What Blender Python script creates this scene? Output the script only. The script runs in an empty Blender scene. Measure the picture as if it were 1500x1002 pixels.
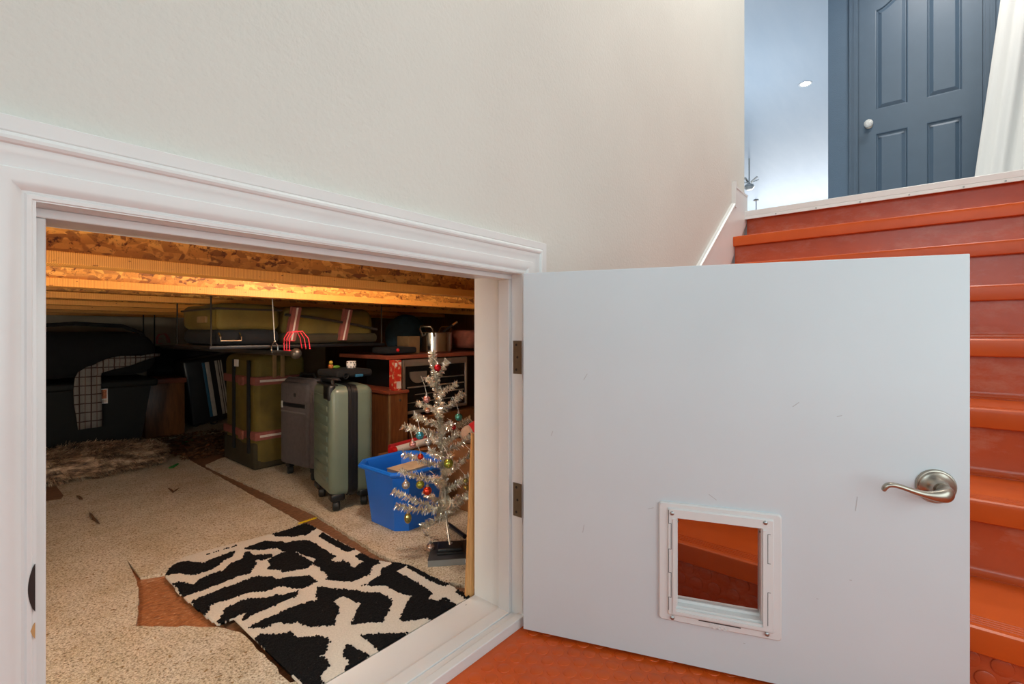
import bpy, bmesh, math, random
import numpy as np
from mathutils import Vector, Matrix
random.seed(7)
R = math.radians
sc = bpy.context.scene
col = sc.collection

# ---------------------------------------------------------------- camera
F, CX, CY, TH, H = 700.0, 750.0, 487.0, R(40.1), 0.775
FW = Vector((math.cos(TH), math.sin(TH), 0)); RT = Vector((math.sin(TH), -math.cos(TH), 0))
cam = bpy.data.cameras.new('camera'); cam.sensor_width = 36; cam.lens = F/1500*36
cam.shift_y = -(501-CY)/1500; cam.clip_start = 0.02
co = bpy.data.objects.new('camera', cam); col.objects.link(co)
co.location = (0, 0, H); co.rotation_euler = (R(90), 0, TH-R(90)); sc.camera = co
def depth_pt(u, v, t): return Vector((0, 0, H)) + FW*t + RT*((u-CX)/F*t) + Vector((0, 0, (CY-v)/F*t))
def floor_pt(u, v, z):
    t = (H-z)*F/(v-CY); return depth_pt(u, v, t)
def plane_y(u, v, y):
    d = FW + RT*((u-CX)/F); t = y/d.y; return depth_pt(u, v, t)

# ---------------------------------------------------------------- materials
class NT:
    def __init__(s, name):
        s.m = bpy.data.materials.new(name); s.m.use_nodes = True; s.t = s.m.node_tree
        s.b = s.t.nodes['Principled BSDF']; s._co = None
    def n(s, typ, **kw):
        x = s.t.nodes.new(typ)
        for k, v in kw.items():
            if k.startswith('i_'):
                x.inputs[int(k[2:]) if k[2:].isdigit() else k[2:].replace('_', ' ')].default_value = v
            else: setattr(x, k, v)
        return x
    def l(s, a, b): s.t.links.new(a, b)
    def co(s):
        if not s._co: s._co = s.n('ShaderNodeTexCoord').outputs['Object']
        return s._co
    def noise(s, scale, detail=4, rough=.5, stretch=None):
        x = s.n('ShaderNodeTexNoise'); x.inputs['Scale'].default_value = scale; x.inputs['Detail'].default_value = detail; x.inputs['Roughness'].default_value = rough
        if stretch:
            mp = s.n('ShaderNodeMapping'); mp.inputs['Scale'].default_value = stretch; s.l(s.co(), mp.inputs[0]); s.l(mp.outputs[0], x.inputs['Vector'])
        else: s.l(s.co(), x.inputs['Vector'])
        return x.outputs['Fac']
    def ramp(s, fac, stops):
        r = s.n('ShaderNodeValToRGB'); e = r.color_ramp.elements
        while len(e) < len(stops): e.new(.5)
        for k, (p, c) in enumerate(stops):
            e[k].position = p; e[k].color = (*c, 1) if len(c) == 3 else c
        s.l(fac, r.inputs[0]); return r.outputs[0]
    def mix(s, fac, a, b, mode='MIX'):
        x = s.n('ShaderNodeMix', data_type='RGBA', blend_type=mode)
        if isinstance(fac, (int, float)): x.inputs[0].default_value = fac
        else: s.l(fac, x.inputs[0])
        for v, k in ((a, 6), (b, 7)):
            if isinstance(v, tuple): x.inputs[k].default_value = (*v, 1)
            else: s.l(v, x.inputs[k])
        return x.outputs[2]
    def math(s, op, a, b=0.0):
        x = s.n('ShaderNodeMath', operation=op)
        for v, k in ((a, 0), (b, 1)):
            if isinstance(v, (int, float)): x.inputs[k].default_value = v
            else: s.l(v, x.inputs[k])
        return x.outputs[0]
    def color(s, c):
        if isinstance(c, tuple): s.b.inputs['Base Color'].default_value = (*c, 1)
        else: s.l(c, s.b.inputs['Base Color'])
    def bump(s, h, strength=.3, dist=.002):
        x = s.n('ShaderNodeBump'); x.inputs['Strength'].default_value = strength; x.inputs['Distance'].default_value = dist
        s.l(h, x.inputs['Height']); s.l(x.outputs[0], s.b.inputs['Normal'])
    def set(s, rough=.5, metal=0, **kw):
        s.b.inputs['Roughness'].default_value = rough; s.b.inputs['Metallic'].default_value = metal
        for k, v in kw.items(): s.b.inputs[k.replace('_', ' ')].default_value = v
        return s.m
def plain(name, c, rough=.5, metal=0, var=.12, vscale=30, bump=0, bscale=200, bdist=.001, **kw):
    t = NT(name)
    if var:
        f = t.noise(vscale, 5)
        t.color(t.ramp(f, [(.3, tuple(x*(1-var) for x in c)), (.7, tuple(min(1, x*(1+var)) for x in c))]))
    else: t.color(c)
    if bump: t.bump(t.noise(bscale, 3), bump, bdist)
    return t.set(rough, metal, **kw)

M = {}
M['wall'] = plain('cream_wall_paint', (.67, .65, .60), .6, var=.025, vscale=3, bump=.55, bscale=120, bdist=.002)
M['trim'] = plain('white_trim_paint', (.76, .755, .745), .32, var=.02, vscale=8, bump=.05, bscale=60)
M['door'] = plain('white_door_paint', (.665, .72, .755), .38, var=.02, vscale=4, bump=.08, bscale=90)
M['plastic_white'] = plain('white_plastic', (.76, .76, .755), .35, var=.0)
M['blue_paint'] = plain('slate_blue_paint', (.082, .128, .185), .42, var=.04, vscale=6, bump=.25, bscale=260)
M['blue_wall'] = plain('slate_blue_wall', (.10, .16, .235), .5, var=.04, vscale=6, bump=.7, bscale=170, bdist=.002)
M['nickel'] = plain('brushed_nickel', (.42, .37, .31), .3, 1, var=.05, vscale=20)
M['bronze'] = plain('bronze_plate', (.17, .125, .085), .45, .7)
M['dark_bronze'] = plain('dark_bronze', (.03, .02, .018), .5, .4)
M['bare'] = plain('bare_wood', (.55, .30, .12), .7)
M['steel'] = plain('polished_steel', (.62, .60, .56), .18, 1, var=.03)
M['screw'] = plain('zinc_screw', (.42, .43, .43), .35, 1, var=0)
M['black'] = plain('black_plastic', (.008, .008, .009), .4, var=0)
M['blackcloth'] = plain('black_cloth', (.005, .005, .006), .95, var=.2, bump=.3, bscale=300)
M['rubber_black'] = plain('black_rubber', (.012, .012, .012), .5, var=0)
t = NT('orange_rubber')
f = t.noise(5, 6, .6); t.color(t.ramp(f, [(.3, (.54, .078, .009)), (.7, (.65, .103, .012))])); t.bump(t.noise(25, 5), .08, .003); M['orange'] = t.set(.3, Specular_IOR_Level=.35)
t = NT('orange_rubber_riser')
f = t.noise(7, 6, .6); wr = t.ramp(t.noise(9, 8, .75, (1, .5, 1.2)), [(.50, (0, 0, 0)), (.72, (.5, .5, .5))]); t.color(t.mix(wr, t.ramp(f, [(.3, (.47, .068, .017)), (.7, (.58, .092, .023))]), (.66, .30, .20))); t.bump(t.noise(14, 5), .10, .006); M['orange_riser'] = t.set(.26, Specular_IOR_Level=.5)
# carpet
def carpet(name, a, b, c):
    t = NT(name)
    n1 = t.noise(190, 3, .6); n2 = t.noise(7, 5, .6)
    base = t.ramp(n1, [(.30, c), (.43, a), (.62, b)])
    stain = t.ramp(n2, [(.35, (.86, .82, .74)), (.6, (1, 1, 1))])
    sp = t.ramp(t.noise(75, 2), [(.30, (.55, .42, .28)), (.36, (1, 1, 1))])
    t.color(t.mix(1.0, t.mix(1.0, base, stain, 'MULTIPLY'), sp, 'MULTIPLY'))
    t.bump(t.noise(170, 3), 1.0, .006)
    return t.set(.95, Specular_IOR_Level=.1)
M['carpet'] = carpet('beige_loop_carpet', (.50, .43, .325), (.72, .65, .53), (.18, .135, .09))
t = NT('brown_subfloor')
f = t.noise(30, 8, .7, (1, 4, 1)); t.color(t.ramp(f, [(.25, (.055, .026, .014)), (.5, (.20, .095, .045)), (.75, (.36, .19, .10))]))
t.bump(f, .3, .003); M['subfloor'] = t.set(.55)
t = NT('glossy_brown_underlay')
f = t.noise(75, 8, .75, (1, 2, 1)); t.color(t.ramp(f, [(.3, (.15, .045, .020)), (.5, (.36, .14, .055)), (.62, (.46, .21, .09)), (.655, (.8, .68, .58))]))
t.bump(t.noise(80, 4), .6, .006); M['underlay'] = t.set(.35)
M['rug_white'] = plain('cream_rug_weave', (.60, .565, .495), .95, var=.1, vscale=220, bump=.35, bscale=400)
t = NT('black_rug_pile'); f = t.noise(320, 3); t.color(t.ramp(f, [(.4, (.006, .006, .007)), (.72, (.016, .015, .015)), (.80, (.2, .19, .17))])); t.bump(f, .8, .004); M['rug_black'] = t.set(.95, Specular_IOR_Level=.1)
# OSB
def osb(name, k):
    t = NT(name)
    parts = []; edge = []
    wob = t.n('ShaderNodeTexNoise'); wob.inputs['Scale'].default_value = 14; t.l(t.co(), wob.inputs['Vector'])
    for rot, sc3 in ((.35, (17, 1, 62)), (-.8, (16, 1, 66)), (1.45, (15, 1, 58)), (.9, (22, 1, 80))):
        ad = t.n('ShaderNodeVectorMath', operation='MULTIPLY_ADD'); t.l(wob.outputs['Color'], ad.inputs[0]); ad.inputs[1].default_value = (.025, 0, .025); t.l(t.co(), ad.inputs[2])
        mp = t.n('ShaderNodeMapping'); mp.inputs['Rotation'].default_value = (0, rot, 0); mp.inputs['Scale'].default_value = sc3
        t.l(ad.outputs[0], mp.inputs[0]); v = t.n('ShaderNodeTexVoronoi'); v.inputs['Scale'].default_value = 1.0; t.l(mp.outputs[0], v.inputs['Vector'])
        parts.append(t.ramp(v.outputs['Color'], [(.08, tuple(x*k for x in (.13, .040, .008))), (.3, tuple(x*k for x in (.36, .15, .026))), (.6, tuple(x*k for x in (.50, .23, .040))), (.92, tuple(x*k for x in (.66, .36, .08)))]))
    m1 = t.mix(t.ramp(t.noise(26, 3), [(.47, (0, 0, 0)), (.50, (1, 1, 1))]), parts[0], parts[1])
    m2 = t.mix(t.ramp(t.noise(21, 3, .5, (1.3, 1, .8)), [(.49, (0, 0, 0)), (.52, (1, 1, 1))]), m1, parts[2])
    m3 = t.mix(t.ramp(t.noise(30, 2, .5, (.8, 1, 1.2)), [(.56, (0, 0, 0)), (.59, (1, 1, 1))]), m2, parts[3])
    crack = t.ramp(t.noise(60, 5, .75), [(.35, (.22, .12, .08)), (.43, (1, 1, 1))])
    t.color(t.mix(1.0, m3, crack, 'MULTIPLY')); t.bump(t.noise(60, 4), .6, .004)
    return t.set(.6)
M['osb'] = osb('osb_web', 1.35)
t = NT('laminated_flange')
w = t.n('ShaderNodeTexWave', wave_type='BANDS', bands_direction='X'); w.inputs['Scale'].default_value = 95; w.inputs['Distortion'].default_value = 1.2; t.l(t.co(), w.inputs['Vector'])
base = t.ramp(w.outputs['Fac'], [(.0, (.58, .20, .025)), (.3, (.82, .36, .060)), (1, (.90, .43, .09))])
big = t.ramp(t.noise(3, 4, .6, (1, 1, 6)), [(.28, (.24, .10, .09)), (.40, (1, 1, 1))])
kn = t.ramp(t.noise(55, 2, .5, (1, 1, 2)), [(.27, (.25, .12, .08)), (.33, (1, 1, 1))])
t.color(t.mix(1., t.mix(1., base, big, 'MULTIPLY'), kn, 'MULTIPLY')); M['flange'] = t.set(.5)
M['back_wall'] = plain('beige_plaster', (.50, .44, .33), .8, var=.08, vscale=4)
t = NT('upper_ceiling_paint')
f = t.noise(1.2, 5, .6, (1, 5, 1)); t.color(t.ramp(f, [(.3, (.42, .50, .59)), (.7, (.46, .53, .61))])); t.bump(t.noise(2.2, 4, .5, (1, 6, 1)), .12, .03); M['up_ceiling'] = t.set(.42)
M['white_flat'] = plain('white_flat_paint', (.8, .8, .8), .7, var=.02)
t = NT('white_curtain_cloth'); t.color((.82, .82, .80)); t.bump(t.noise(500, 2), .2, .001); M['curtain'] = t.set(.9)
def emis(name, c, s):
    t = NT(name); t.color(c); t.b.inputs['Emission Color'].default_value = (*c, 1); t.b.inputs['Emission Strength'].default_value = s; return t.m
M['lamp'] = emis('lamp_glow', (1, .93, .8), 14)
M['green_shell'] = plain('sage_green_shell', (.125, .165, .128), .33, var=.05, vscale=15, bump=.03)
M['grey_cloth'] = plain('grey_suitcase_cloth', (.085, .072, .075), .8, var=.12, vscale=60, bump=.3, bscale=420)
M['grey_trim'] = plain('grey_suitcase_piping', (.14, .12, .12), .5)
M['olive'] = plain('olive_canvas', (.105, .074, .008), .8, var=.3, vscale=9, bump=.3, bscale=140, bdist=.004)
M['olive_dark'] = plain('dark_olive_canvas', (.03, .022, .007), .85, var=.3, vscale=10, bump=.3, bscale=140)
M['strap_red'] = plain('rust_red_webbing', (.22, .06, .045), .8, var=.1, vscale=80)
M['strap_white'] = plain('cream_stripe', (.6, .52, .45), .8)
M['blue_tub'] = plain('blue_plastic', (.008, .15, .70), .30, var=.06, vscale=8, bump=.05, bscale=30)
M['tinsel'] = plain('champagne_tinsel', (.88, .82, .73), .26, .85, var=.2, vscale=60)
M['wire_silver'] = plain('silver_wire', (.55, .53, .5), .3, 1)
M['wood_light'] = None
t = NT('pale_board'); f = t.noise(20, 6, .6, (8, 8, .6)); t.color(t.ramp(f, [(.3, (.52, .24, .070)), (.7, (.74, .40, .15))])); M['wood_light'] = t.set(.5)
t = NT('brown_cabinet_wood'); f = t.noise(14, 6, .6, (6, 6, .7)); t.color(t.ramp(f, [(.3, (.10, .032, .010)), (.7, (.20, .075, .022))])); M['wood_brown'] = t.set(.4)
t = NT('red_shelf_wood'); f = t.noise(14, 6, .6, (1, 8, 8)); t.color(t.ramp(f, [(.3, (.17, .035, .018)), (.7, (.28, .075, .035))])); M['wood_red'] = t.set(.5)
M['cardboard'] = plain('brown_carton', (.24, .10, .035), .8, var=.15, vscale=20)
M['tote'] = plain('charcoal_tote_plastic', (.007, .0075, .007), .6, var=.1, Specular_IOR_Level=.25)
M['grey_box'] = plain('dark_grey_box_lid', (.035, .035, .04), .5, var=.1)
M['grey_box_side'] = plain('grey_box_side', (.23, .24, .24), .5, var=.05)
M['red'] = plain('red_plastic', (.55, .012, .015), .4, var=.05)
M['red_wire'] = plain('red_coated_wire', (.75, .03, .06), .4, var=0)
M['teal_cloth'] = plain('dark_teal_cloth', (.012, .035, .05), .8, var=.2)
M['redbox'] = None
t = NT('red_packaging')
f = t.noise(45, 3); t.color(t.ramp(f, [(.45, (.48, .02, .012)), (.56, (.45, .05, .02)), (.62, (.62, .40, .22))])); M['redbox'] = t.set(.45)
M['book'] = plain('book_pages', (.62, .58, .5), .8, var=.1, vscale=90)
M['book_cover'] = plain('tan_book_cover', (.50, .40, .27), .6)
M['pipe'] = plain('tarnished_pipe', (.10, .085, .07), .4, .7)
M['cord'] = plain('dark_cord', (.02, .014, .01), .8, var=0)
M['white_string'] = plain('white_string', (.7, .68, .62), .7, var=0)
M['plush'] = plain('cream_plush', (.40, .29, .22), .95, var=.1, bump=.6, bscale=200, bdist=.004)
M['redcloth'] = plain('red_felt', (.42, .012, .015), .95, var=.1, bump=.5, bscale=220)
M['dust_red'] = plain('rust_cloth', (.22, .065, .04), .9, var=.25, vscale=25)
M['yellow'] = plain('yellow_chenille', (.85, .68, .01), .9, var=.1)
M['green'] = plain('green_plastic', (.005, .22, .03), .5, var=.1)
M['leafbits'] = plain('brown_dry_leaf', (.15, .062, .022), .8, var=.5, vscale=60)
M['twig'] = plain('brown_twig', (.13, .06, .025), .8)
M['label_white'] = plain('white_label', (.75, .73, .7), .6, var=0)
M['label_photo'] = plain('orange_label_print', (.45, .14, .05), .6, var=.6, vscale=120)
M['blue_stripe'] = plain('blue_stripe', (.02, .12, .22), .5)
M['silver_stripe'] = plain('silver_stripe', (.48, .46, .42), .45)
M['tan'] = plain('tan_carton', (.20, .115, .045), .8)
M['oven_body'] = plain('oven_steel', (.55, .50, .43), .3, .8, var=.08)
t = NT('oven_glass'); t.color((.006, .006, .006)); M['oven_glass'] = t.set(.12)
# clear vinyl flap
t = NT('clear_vinyl')
tr = t.n('ShaderNodeBsdfTransparent'); tr.inputs[0].default_value = (.86, .83, .82, 1)
gl = t.n('ShaderNodeBsdfGlossy'); gl.inputs['Roughness'].default_value = .06
fr = t.n('ShaderNodeFresnel'); fr.inputs['IOR'].default_value = 1.3
mx = t.n('ShaderNodeMixShader'); t.l(fr.outputs[0], mx.inputs[0]); t.l(tr.outputs[0], mx.inputs[1]); t.l(gl.outputs[0], mx.inputs[2])
t.l(mx.outputs[0], t.t.nodes['Material Output'].inputs[0]); M['vinyl'] = t.m
# plaid
t = NT('plaid_cloth')
sx = t.n('ShaderNodeSeparateXYZ'); t.l(t.co(), sx.inputs[0])
def band(o, per, w, sh=0): return t.math('LESS_THAN', t.math('FRACT', t.math('ADD', t.math('DIVIDE', o, per), 10+sh)), w)
g = t.mix(band(sx.outputs[0], .052, .12), t.mix(t.noise(150), (.16, .145, .135), (.24, .22, .20)), (.045, .02, .015))
g = t.mix(band(sx.outputs[2], .052, .12), g, (.035, .018, .015))
g = t.mix(t.math('MULTIPLY', band(sx.outputs[0], .052, .10, .5), .7), g, (.09, .045, .03))
t.color(g); M['plaid'] = t.set(.9)
# fur
t = NT('brown_fur'); hi = t.n('ShaderNodeObjectInfo')
f = t.noise(20, 6, .75, (.55, 1, 2.2)); t.color(t.ramp(f, [(.36, (.024, .014, .009)), (.46, (.17, .10, .06)), (.54, (.36, .24, .15)), (.66, (.64, .48, .34))])); M['fur'] = t.set(.7)
def ball_mat(name, c, metal=.75, rough=.22): return plain(name, c, rough, metal, var=0)

# ---------------------------------------------------------------- mesh builder
class MB:
    def __init__(s): s.bm = bmesh.new()
    def _join(s, tb, mi=0):
        for f in tb.faces: f.material_index = mi
        me = bpy.data.meshes.new('tmp'); tb.to_mesh(me); tb.free(); s.bm.from_mesh(me); bpy.data.meshes.remove(me); return s
    def box(s, lo, hi, r=0, seg=2, mi=0, mat=None):
        tb = bmesh.new(); bmesh.ops.create_cube(tb, size=1)
        lo, hi = Vector(lo), Vector(hi)
        for v in tb.verts: v.co = Vector((lo[i]+(v.co[i]+.5)*(hi[i]-lo[i]) for i in range(3)))
        if r: bmesh.ops.bevel(tb, geom=tb.edges[:], offset=r, segments=seg, profile=.5, affect='EDGES', clamp_overlap=True)
        if mat: bmesh.ops.transform(tb, matrix=mat, verts=tb.verts)
        return s._join(tb, mi)
    def rings(s, rings, closed=True, caps=True, mi=0, loop=False):
        bm = s.bm; vr = [[bm.verts.new(p) for p in r] for r in rings]
        n = len(vr[0]); fs = []
        for a, b in list(zip(vr, vr[1:])) + ([(vr[-1], vr[0])] if loop else []):
            for i in range(n if closed else n-1):
                j = (i+1) % n
                fs.append(bm.faces.new((a[i], a[j], b[j], b[i])))
        if caps and closed and not loop:
            fs.append(bm.faces.new(vr[0][::-1])); fs.append(bm.faces.new(vr[-1]))
        for f in fs: f.material_index = mi
        return s
    def tube(s, pts, r, n=8, mi=0, loop=False, caps=True):
        pts = [Vector(p) for p in pts]; rings = []; up = None
        for i, p in enumerate(pts):
            if loop: d = pts[(i+1) % len(pts)]-pts[i-1]
            else: d = pts[min(i+1, len(pts)-1)]-pts[max(i-1, 0)]
            d.normalize()
            if up is None: up = d.orthogonal().normalized()
            up = (up-d*up.dot(d)); up = up.normalized() if up.length > 1e-6 else d.orthogonal().normalized()
            sd = d.cross(up); rr = r[i] if isinstance(r, (list, tuple)) else r
            rings.append([p+up*(math.cos(2*math.pi*k/n)*rr)+sd*(math.sin(2*math.pi*k/n)*rr) for k in range(n)])
        return s.rings(rings, caps=caps, mi=mi, loop=loop)
    def lathe(s, prof, n=24, mat=None, mi=0):
        mat = mat or Matrix()
        rings = [[mat @ Vector((max(r, 1e-4)*math.cos(2*math.pi*k/n), max(r, 1e-4)*math.sin(2*math.pi*k/n), z)) for k in range(n)] for r, z in prof]
        return s.rings(rings, mi=mi)
    def prism(s, poly, axis, a, b, mi=0):
        """extrude a 2-D polygon along an axis; poly in the two other axes (in xyz order)"""
        def pt(p, w):
            q = list(p); q.insert(axis, w); return q
        return s.rings([[pt(p, a) for p in poly], [pt(p, b) for p in poly]], mi=mi)
    def sphere(s, c, r, u=20, v=12, sc3=(1, 1, 1), mi=0, mat=None):
        tb = bmesh.new(); bmesh.ops.create_uvsphere(tb, u_segments=u, v_segments=v, radius=r)
        for w in tb.verts: w.co = Vector((w.co.x*sc3[0], w.co.y*sc3[1], w.co.z*sc3[2]))+Vector(c)
        if mat: bmesh.ops.transform(tb, matrix=mat, verts=tb.verts)
        return s._join(tb, mi)
    def quad(s, *p, mi=0):
        f = s.bm.faces.new([s.bm.verts.new(q) for q in p]); f.material_index = mi; return s
    def xf(s, m): bmesh.ops.transform(s.bm, matrix=m, verts=s.bm.verts); return s
    def jitter(s, amp, scale=8):
        from mathutils import noise
        for v in s.bm.verts: v.co += Vector(noise.noise_vector(v.co*scale))*amp
        return s
    def build(s, name, mats, parent=None, world=True, smooth=35, fix=True):
        if fix: bmesh.ops.recalc_face_normals(s.bm, faces=s.bm.faces)
        off = Vector((0, 0, 0))
        if parent is not None and world:
            p = parent
            while p is not None: off += p.location; p = p.parent
            bmesh.ops.translate(s.bm, vec=-off, verts=s.bm.verts)
        me = bpy.data.meshes.new(name); s.bm.to_mesh(me); s.bm.free()
        for m in (mats if isinstance(mats, (list, tuple)) else [mats]): me.materials.append(m)
        if smooth:
            for p in me.polygons: p.use_smooth = True
            me.set_sharp_from_angle(angle=R(smooth))
        o = bpy.data.objects.new(name, me); col.objects.link(o)
        if parent is not None: o.parent = parent
        return o
def tag(o, label=None, cat=None, group=None, kind=None):
    if label: o['label'] = label
    if cat: o['category'] = cat
    if group: o['group'] = group
    if kind: o['kind'] = kind
    return o
def thing(name, label, cat, loc=(0, 0, 0), rz=0, group=None, kind=None):
    o = bpy.data.objects.new(name, None); col.objects.link(o); o.empty_display_size = .05
    o.location = loc; o.rotation_euler = (0, 0, rz); return tag(o, label, cat, group, kind)
def struct(name, mb, m, label, cat, parent=None, smooth=35):
    return tag(mb.build(name, m, parent, smooth=smooth), label, cat, kind='structure')
def T3(loc, rz=0, rx=0, ry=0): return Matrix.Translation(loc) @ Matrix.Rotation(rz, 4, 'Z') @ Matrix.Rotation(ry, 4, 'Y') @ Matrix.Rotation(rx, 4, 'X')

# ================================================================ THE SETTING
ZC = 3.905                # ceiling
UZ = 1.5075               # upper floor
OX0, OX1, OH = .070, .987, .930     # opening
# --- wall with the hatch opening
m = MB(); y0, y1 = .805, .968
m.box((-2.2, y0, 0), (OX0-.02, y1, ZC)); m.box((OX1+.02, y0, 0), (3.19, y1, ZC)); m.box((OX0-.02, y0, OH+.02), (OX1+.02, y1, ZC))
struct('wall_left', m, M['wall'], 'cream textured stairwell wall with the low hatch opening', 'wall', smooth=0)
struct('wall_right', MB().box((-2.2, -1.12, 0), (3.3, -1.0, ZC)), M['white_flat'], 'plain stairwell wall opposite the hatch', 'wall', smooth=0)
struct('wall_back', MB().box((-2.32, -1.12, 0), (-2.2, .968, ZC)), M['white_flat'], 'plain wall at the foot of the stairwell', 'wall', smooth=0)
# --- lower landing with raised rubber discs
m = MB(); m.box((-2.2, -1.0, -.05), (1.36, .985, 0))
def discs(m, u0, u1, v0, v1, pt, r=.0155, pitch=.043, h=.0016):
    j = 0; v = v0
    while v < v1:
        u = u0 + (pitch/2 if j % 2 else 0)
        while u < u1:
            rs = [(r, 0), (r-.0006, h*.7), (r-.0022, h), (.0001, h)]
            m.rings([[pt(u+q*math.cos(2*math.pi*k/18), v+q*math.sin(2*math.pi*k/18), w) for k in range(18)] for q, w in rs], caps=False)
            u += pitch
        v += pitch*.72; j += 1
discs(m, .1, 1.34, -.7, .775, lambda u, v, w: (u, v, w))
struct('floor', m, M['orange'], 'orange studded rubber floor of the lower landing', 'floor', smooth=30)

# --- stairs
RH, RUN, X0 = UZ/8, .26, 1.322
st = thing('stairs', 'orange rubber covered staircase climbing beside the cream wall', 'stairs', (X0, 0, 0), kind='structure')
YA, YB = -1.0, .786
for k in range(8):
    zt = (k+1)*RH; xn = X0+k*RUN; zb = k*RH; xr = xn+.032
    # riser with a cove at its foot
    m = MB(); pr = [(xr, zt-.006), (xr, zb+.02)]
    for a in range(0, 91, 15): pr.append((xr-.018+.018*math.cos(R(a)), zb+.02-.018*math.sin(R(a))))
    pr += [(xr-.018, zb+.0005), (xr+.012, zb+.0005), (xr+.012, zt-.006)]
    m.rings([[(p[0], YA, p[1]) for p in pr], [(p[0], YB, p[1]) for p in pr]])
    if k == 0: discs(m, YA+.05, YB-.03, .04, .135, lambda u, v, w: (xr-w*2, u, v), r=.0175, pitch=.048)
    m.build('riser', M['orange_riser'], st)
    if k < 7:
        m = MB(); pr = [(xn+.006, zt), (xn+.001, zt-.003), (xn-.001, zt-.012), (xn+.004, zt-.052), (xn+.008, zt-.055), (xn+.012, zt-.05), (xn+.014, zt-.012), (xn+RUN+.034, zt-.012), (xn+RUN+.034, zt)]
        for g in range(4):
            q = xn+.050-g*.010; pr += [(q+.004, zt), (q+.003, zt-.0022), (q, zt-.0022), (q-.001, zt)]
        m.rings([[(p[0], YA, p[1]) for p in pr], [(p[0], YB+.001, p[1]) for p in pr]])
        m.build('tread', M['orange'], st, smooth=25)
# metal nosing at the top
xt = X0+7*RUN
ns = thing('landing_nosing', 'white metal edge strip with screws along the top step', 'edge strip', (xt, 0, UZ-.05), kind='structure')
m = MB(); pr = [(xt-.006, UZ+.004), (xt-.008, UZ+.002), (xt-.008, UZ-.026), (xt-.0065, UZ-.027), (xt-.0065, UZ-.029), (xt-.009, UZ-.030), (xt-.011, UZ-.046), (xt-.004, UZ-.047), (xt+.002, UZ-.001), (xt+.061, UZ+.0005), (xt+.061, UZ+.004)]
m.rings([[(p[0], YA, p[1]) for p in pr], [(p[0], .788, p[1]) for p in pr]]); m.build('strip', M['trim'], ns, smooth=20)
for y in (.62, .42, .22, .02, -.18, -.32):
    MB().lathe([(.0, .0025), (.003, .002), (.0042, 0), (.0042, -.002)], 12, T3((xt-.0105, y, UZ-.038), ry=R(-90))).build('screw', M['screw'], ns)
# --- upper storey
struct('floor_upper', MB().box((xt+.062, -3, UZ-.22), (14.2, 5.4, UZ)), M['white_flat'], 'floor of the upper storey beyond the stairs', 'floor', smooth=0)
struct('floor_over_storage', MB().box((-1, .985, 1.30), (xt, 5.4, 1.42)), M['white_flat'], 'upper storey floor above the storage space', 'floor', smooth=0)
struct('ceiling', MB().box((-2.3, -3, ZC), (14.2, 5.4, ZC+.1)), M['up_ceiling'], 'pale blue ceiling of the upper room', 'ceiling', smooth=0)
struct('wall_far', MB().box((14.2, -3, 0), (14.3, 5.4, ZC)), M['white_flat'], 'far wall of the upper room', 'wall', smooth=0)
struct('wall_side', MB().box((-2.3, 5.4, 0), (14.3, 5.5, ZC)), M['white_flat'], 'side wall of the upper room', 'wall', smooth=0)
struct('wall_other_side', MB().box((3.3, -3.1, 0), (14.3, -3.0, ZC)), M['white_flat'], 'other side wall of the upper room', 'wall', smooth=0)
XB = 4.70
m = MB(); DY0, DY1, DZ1 = -.370, .343, UZ+2.035
m.box((XB, DY1+.02, UZ), (XB+.12, .545, ZC)); m.box((XB, -3, UZ), (XB+.12, DY0-.02, ZC)); m.box((XB, DY0-.02, DZ1+.02), (XB+.12, DY1+.02, ZC))
struct('wall_landing', m, M['blue_wall'], 'slate blue wall with a panelled door on the upper landing', 'wall', smooth=0)
# door frame upstairs
m = MB()
for (w0, w1, tt) in ((.002, .010, .012), (.010, .030, .018), (.030, .046, .014), (.046, .058, .020)):
    m.box((XB-tt, DY1+w0, UZ), (XB, DY1+w1, DZ1+w0)); m.box((XB-tt, DY0-w1, UZ), (XB, DY0-w0, DZ1+w0)); m.box((XB-tt, DY0-w1, DZ1+w0), (XB, DY1+w1, DZ1+w1))
m.box((XB, DY1-.0015, UZ), (XB+.12, DY1+.021, DZ1)); m.box((XB, DY0-.021, UZ), (XB+.12, DY0+.0015, DZ1)); m.box((XB, DY0-.02, DZ1-.001), (XB+.12, DY1+.02, DZ1+.02)); m.box((XB+.052, DY1-.02, UZ), (XB+.09, DY1, DZ1)); m.box((XB+.052, DY0, UZ), (XB+.09, DY0+.02, DZ1))
struct('trim_1', m, M['blue_paint'], 'slate blue casing around the upstairs door', 'door casing', smooth=0)
# panelled door
d2 = thing('door_2', 'slate blue panelled door with a glass knob upstairs', 'door', (XB+.02, DY1, UZ), kind='structure')
def arch(yo, yi, z0, zo, zi, n=10):     # panel outline from the outer edge yo to the inner edge yi
    pts = [(yo, z0), (yi, z0)]
    for k in range(n+1):
        f = k/n; pts.append((yi+(yo-yi)*f, zi+(zo-zi)*(1-math.cos(f*math.pi))/2))
    return pts
zl = UZ+.008; pan = []
for yo, yi in ((.2346, .0366), (-.2650, -.0685)):
    pan.append(arch(yo, yi, UZ+1.013, UZ+1.80, UZ+1.90)); pan.append(arch(yo, yi, UZ+.20, UZ+.83, UZ+.83))
tb = bmesh.new()
def loop3(pts, x): 
    vs = [tb.verts.new((x, p[0], p[1])) for p in pts]
    return vs
def edges(vs): return [tb.edges.new((vs[i], vs[(i+1) % len(vs)])) for i in range(len(vs))]
XF = XB+.012
outer = loop3([(DY1-.003, zl), (DY0+.003, zl), (DY0+.003, DZ1-.003), (DY1-.003, DZ1-.003)], XF)
es = edges(outer); outs = []
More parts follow.
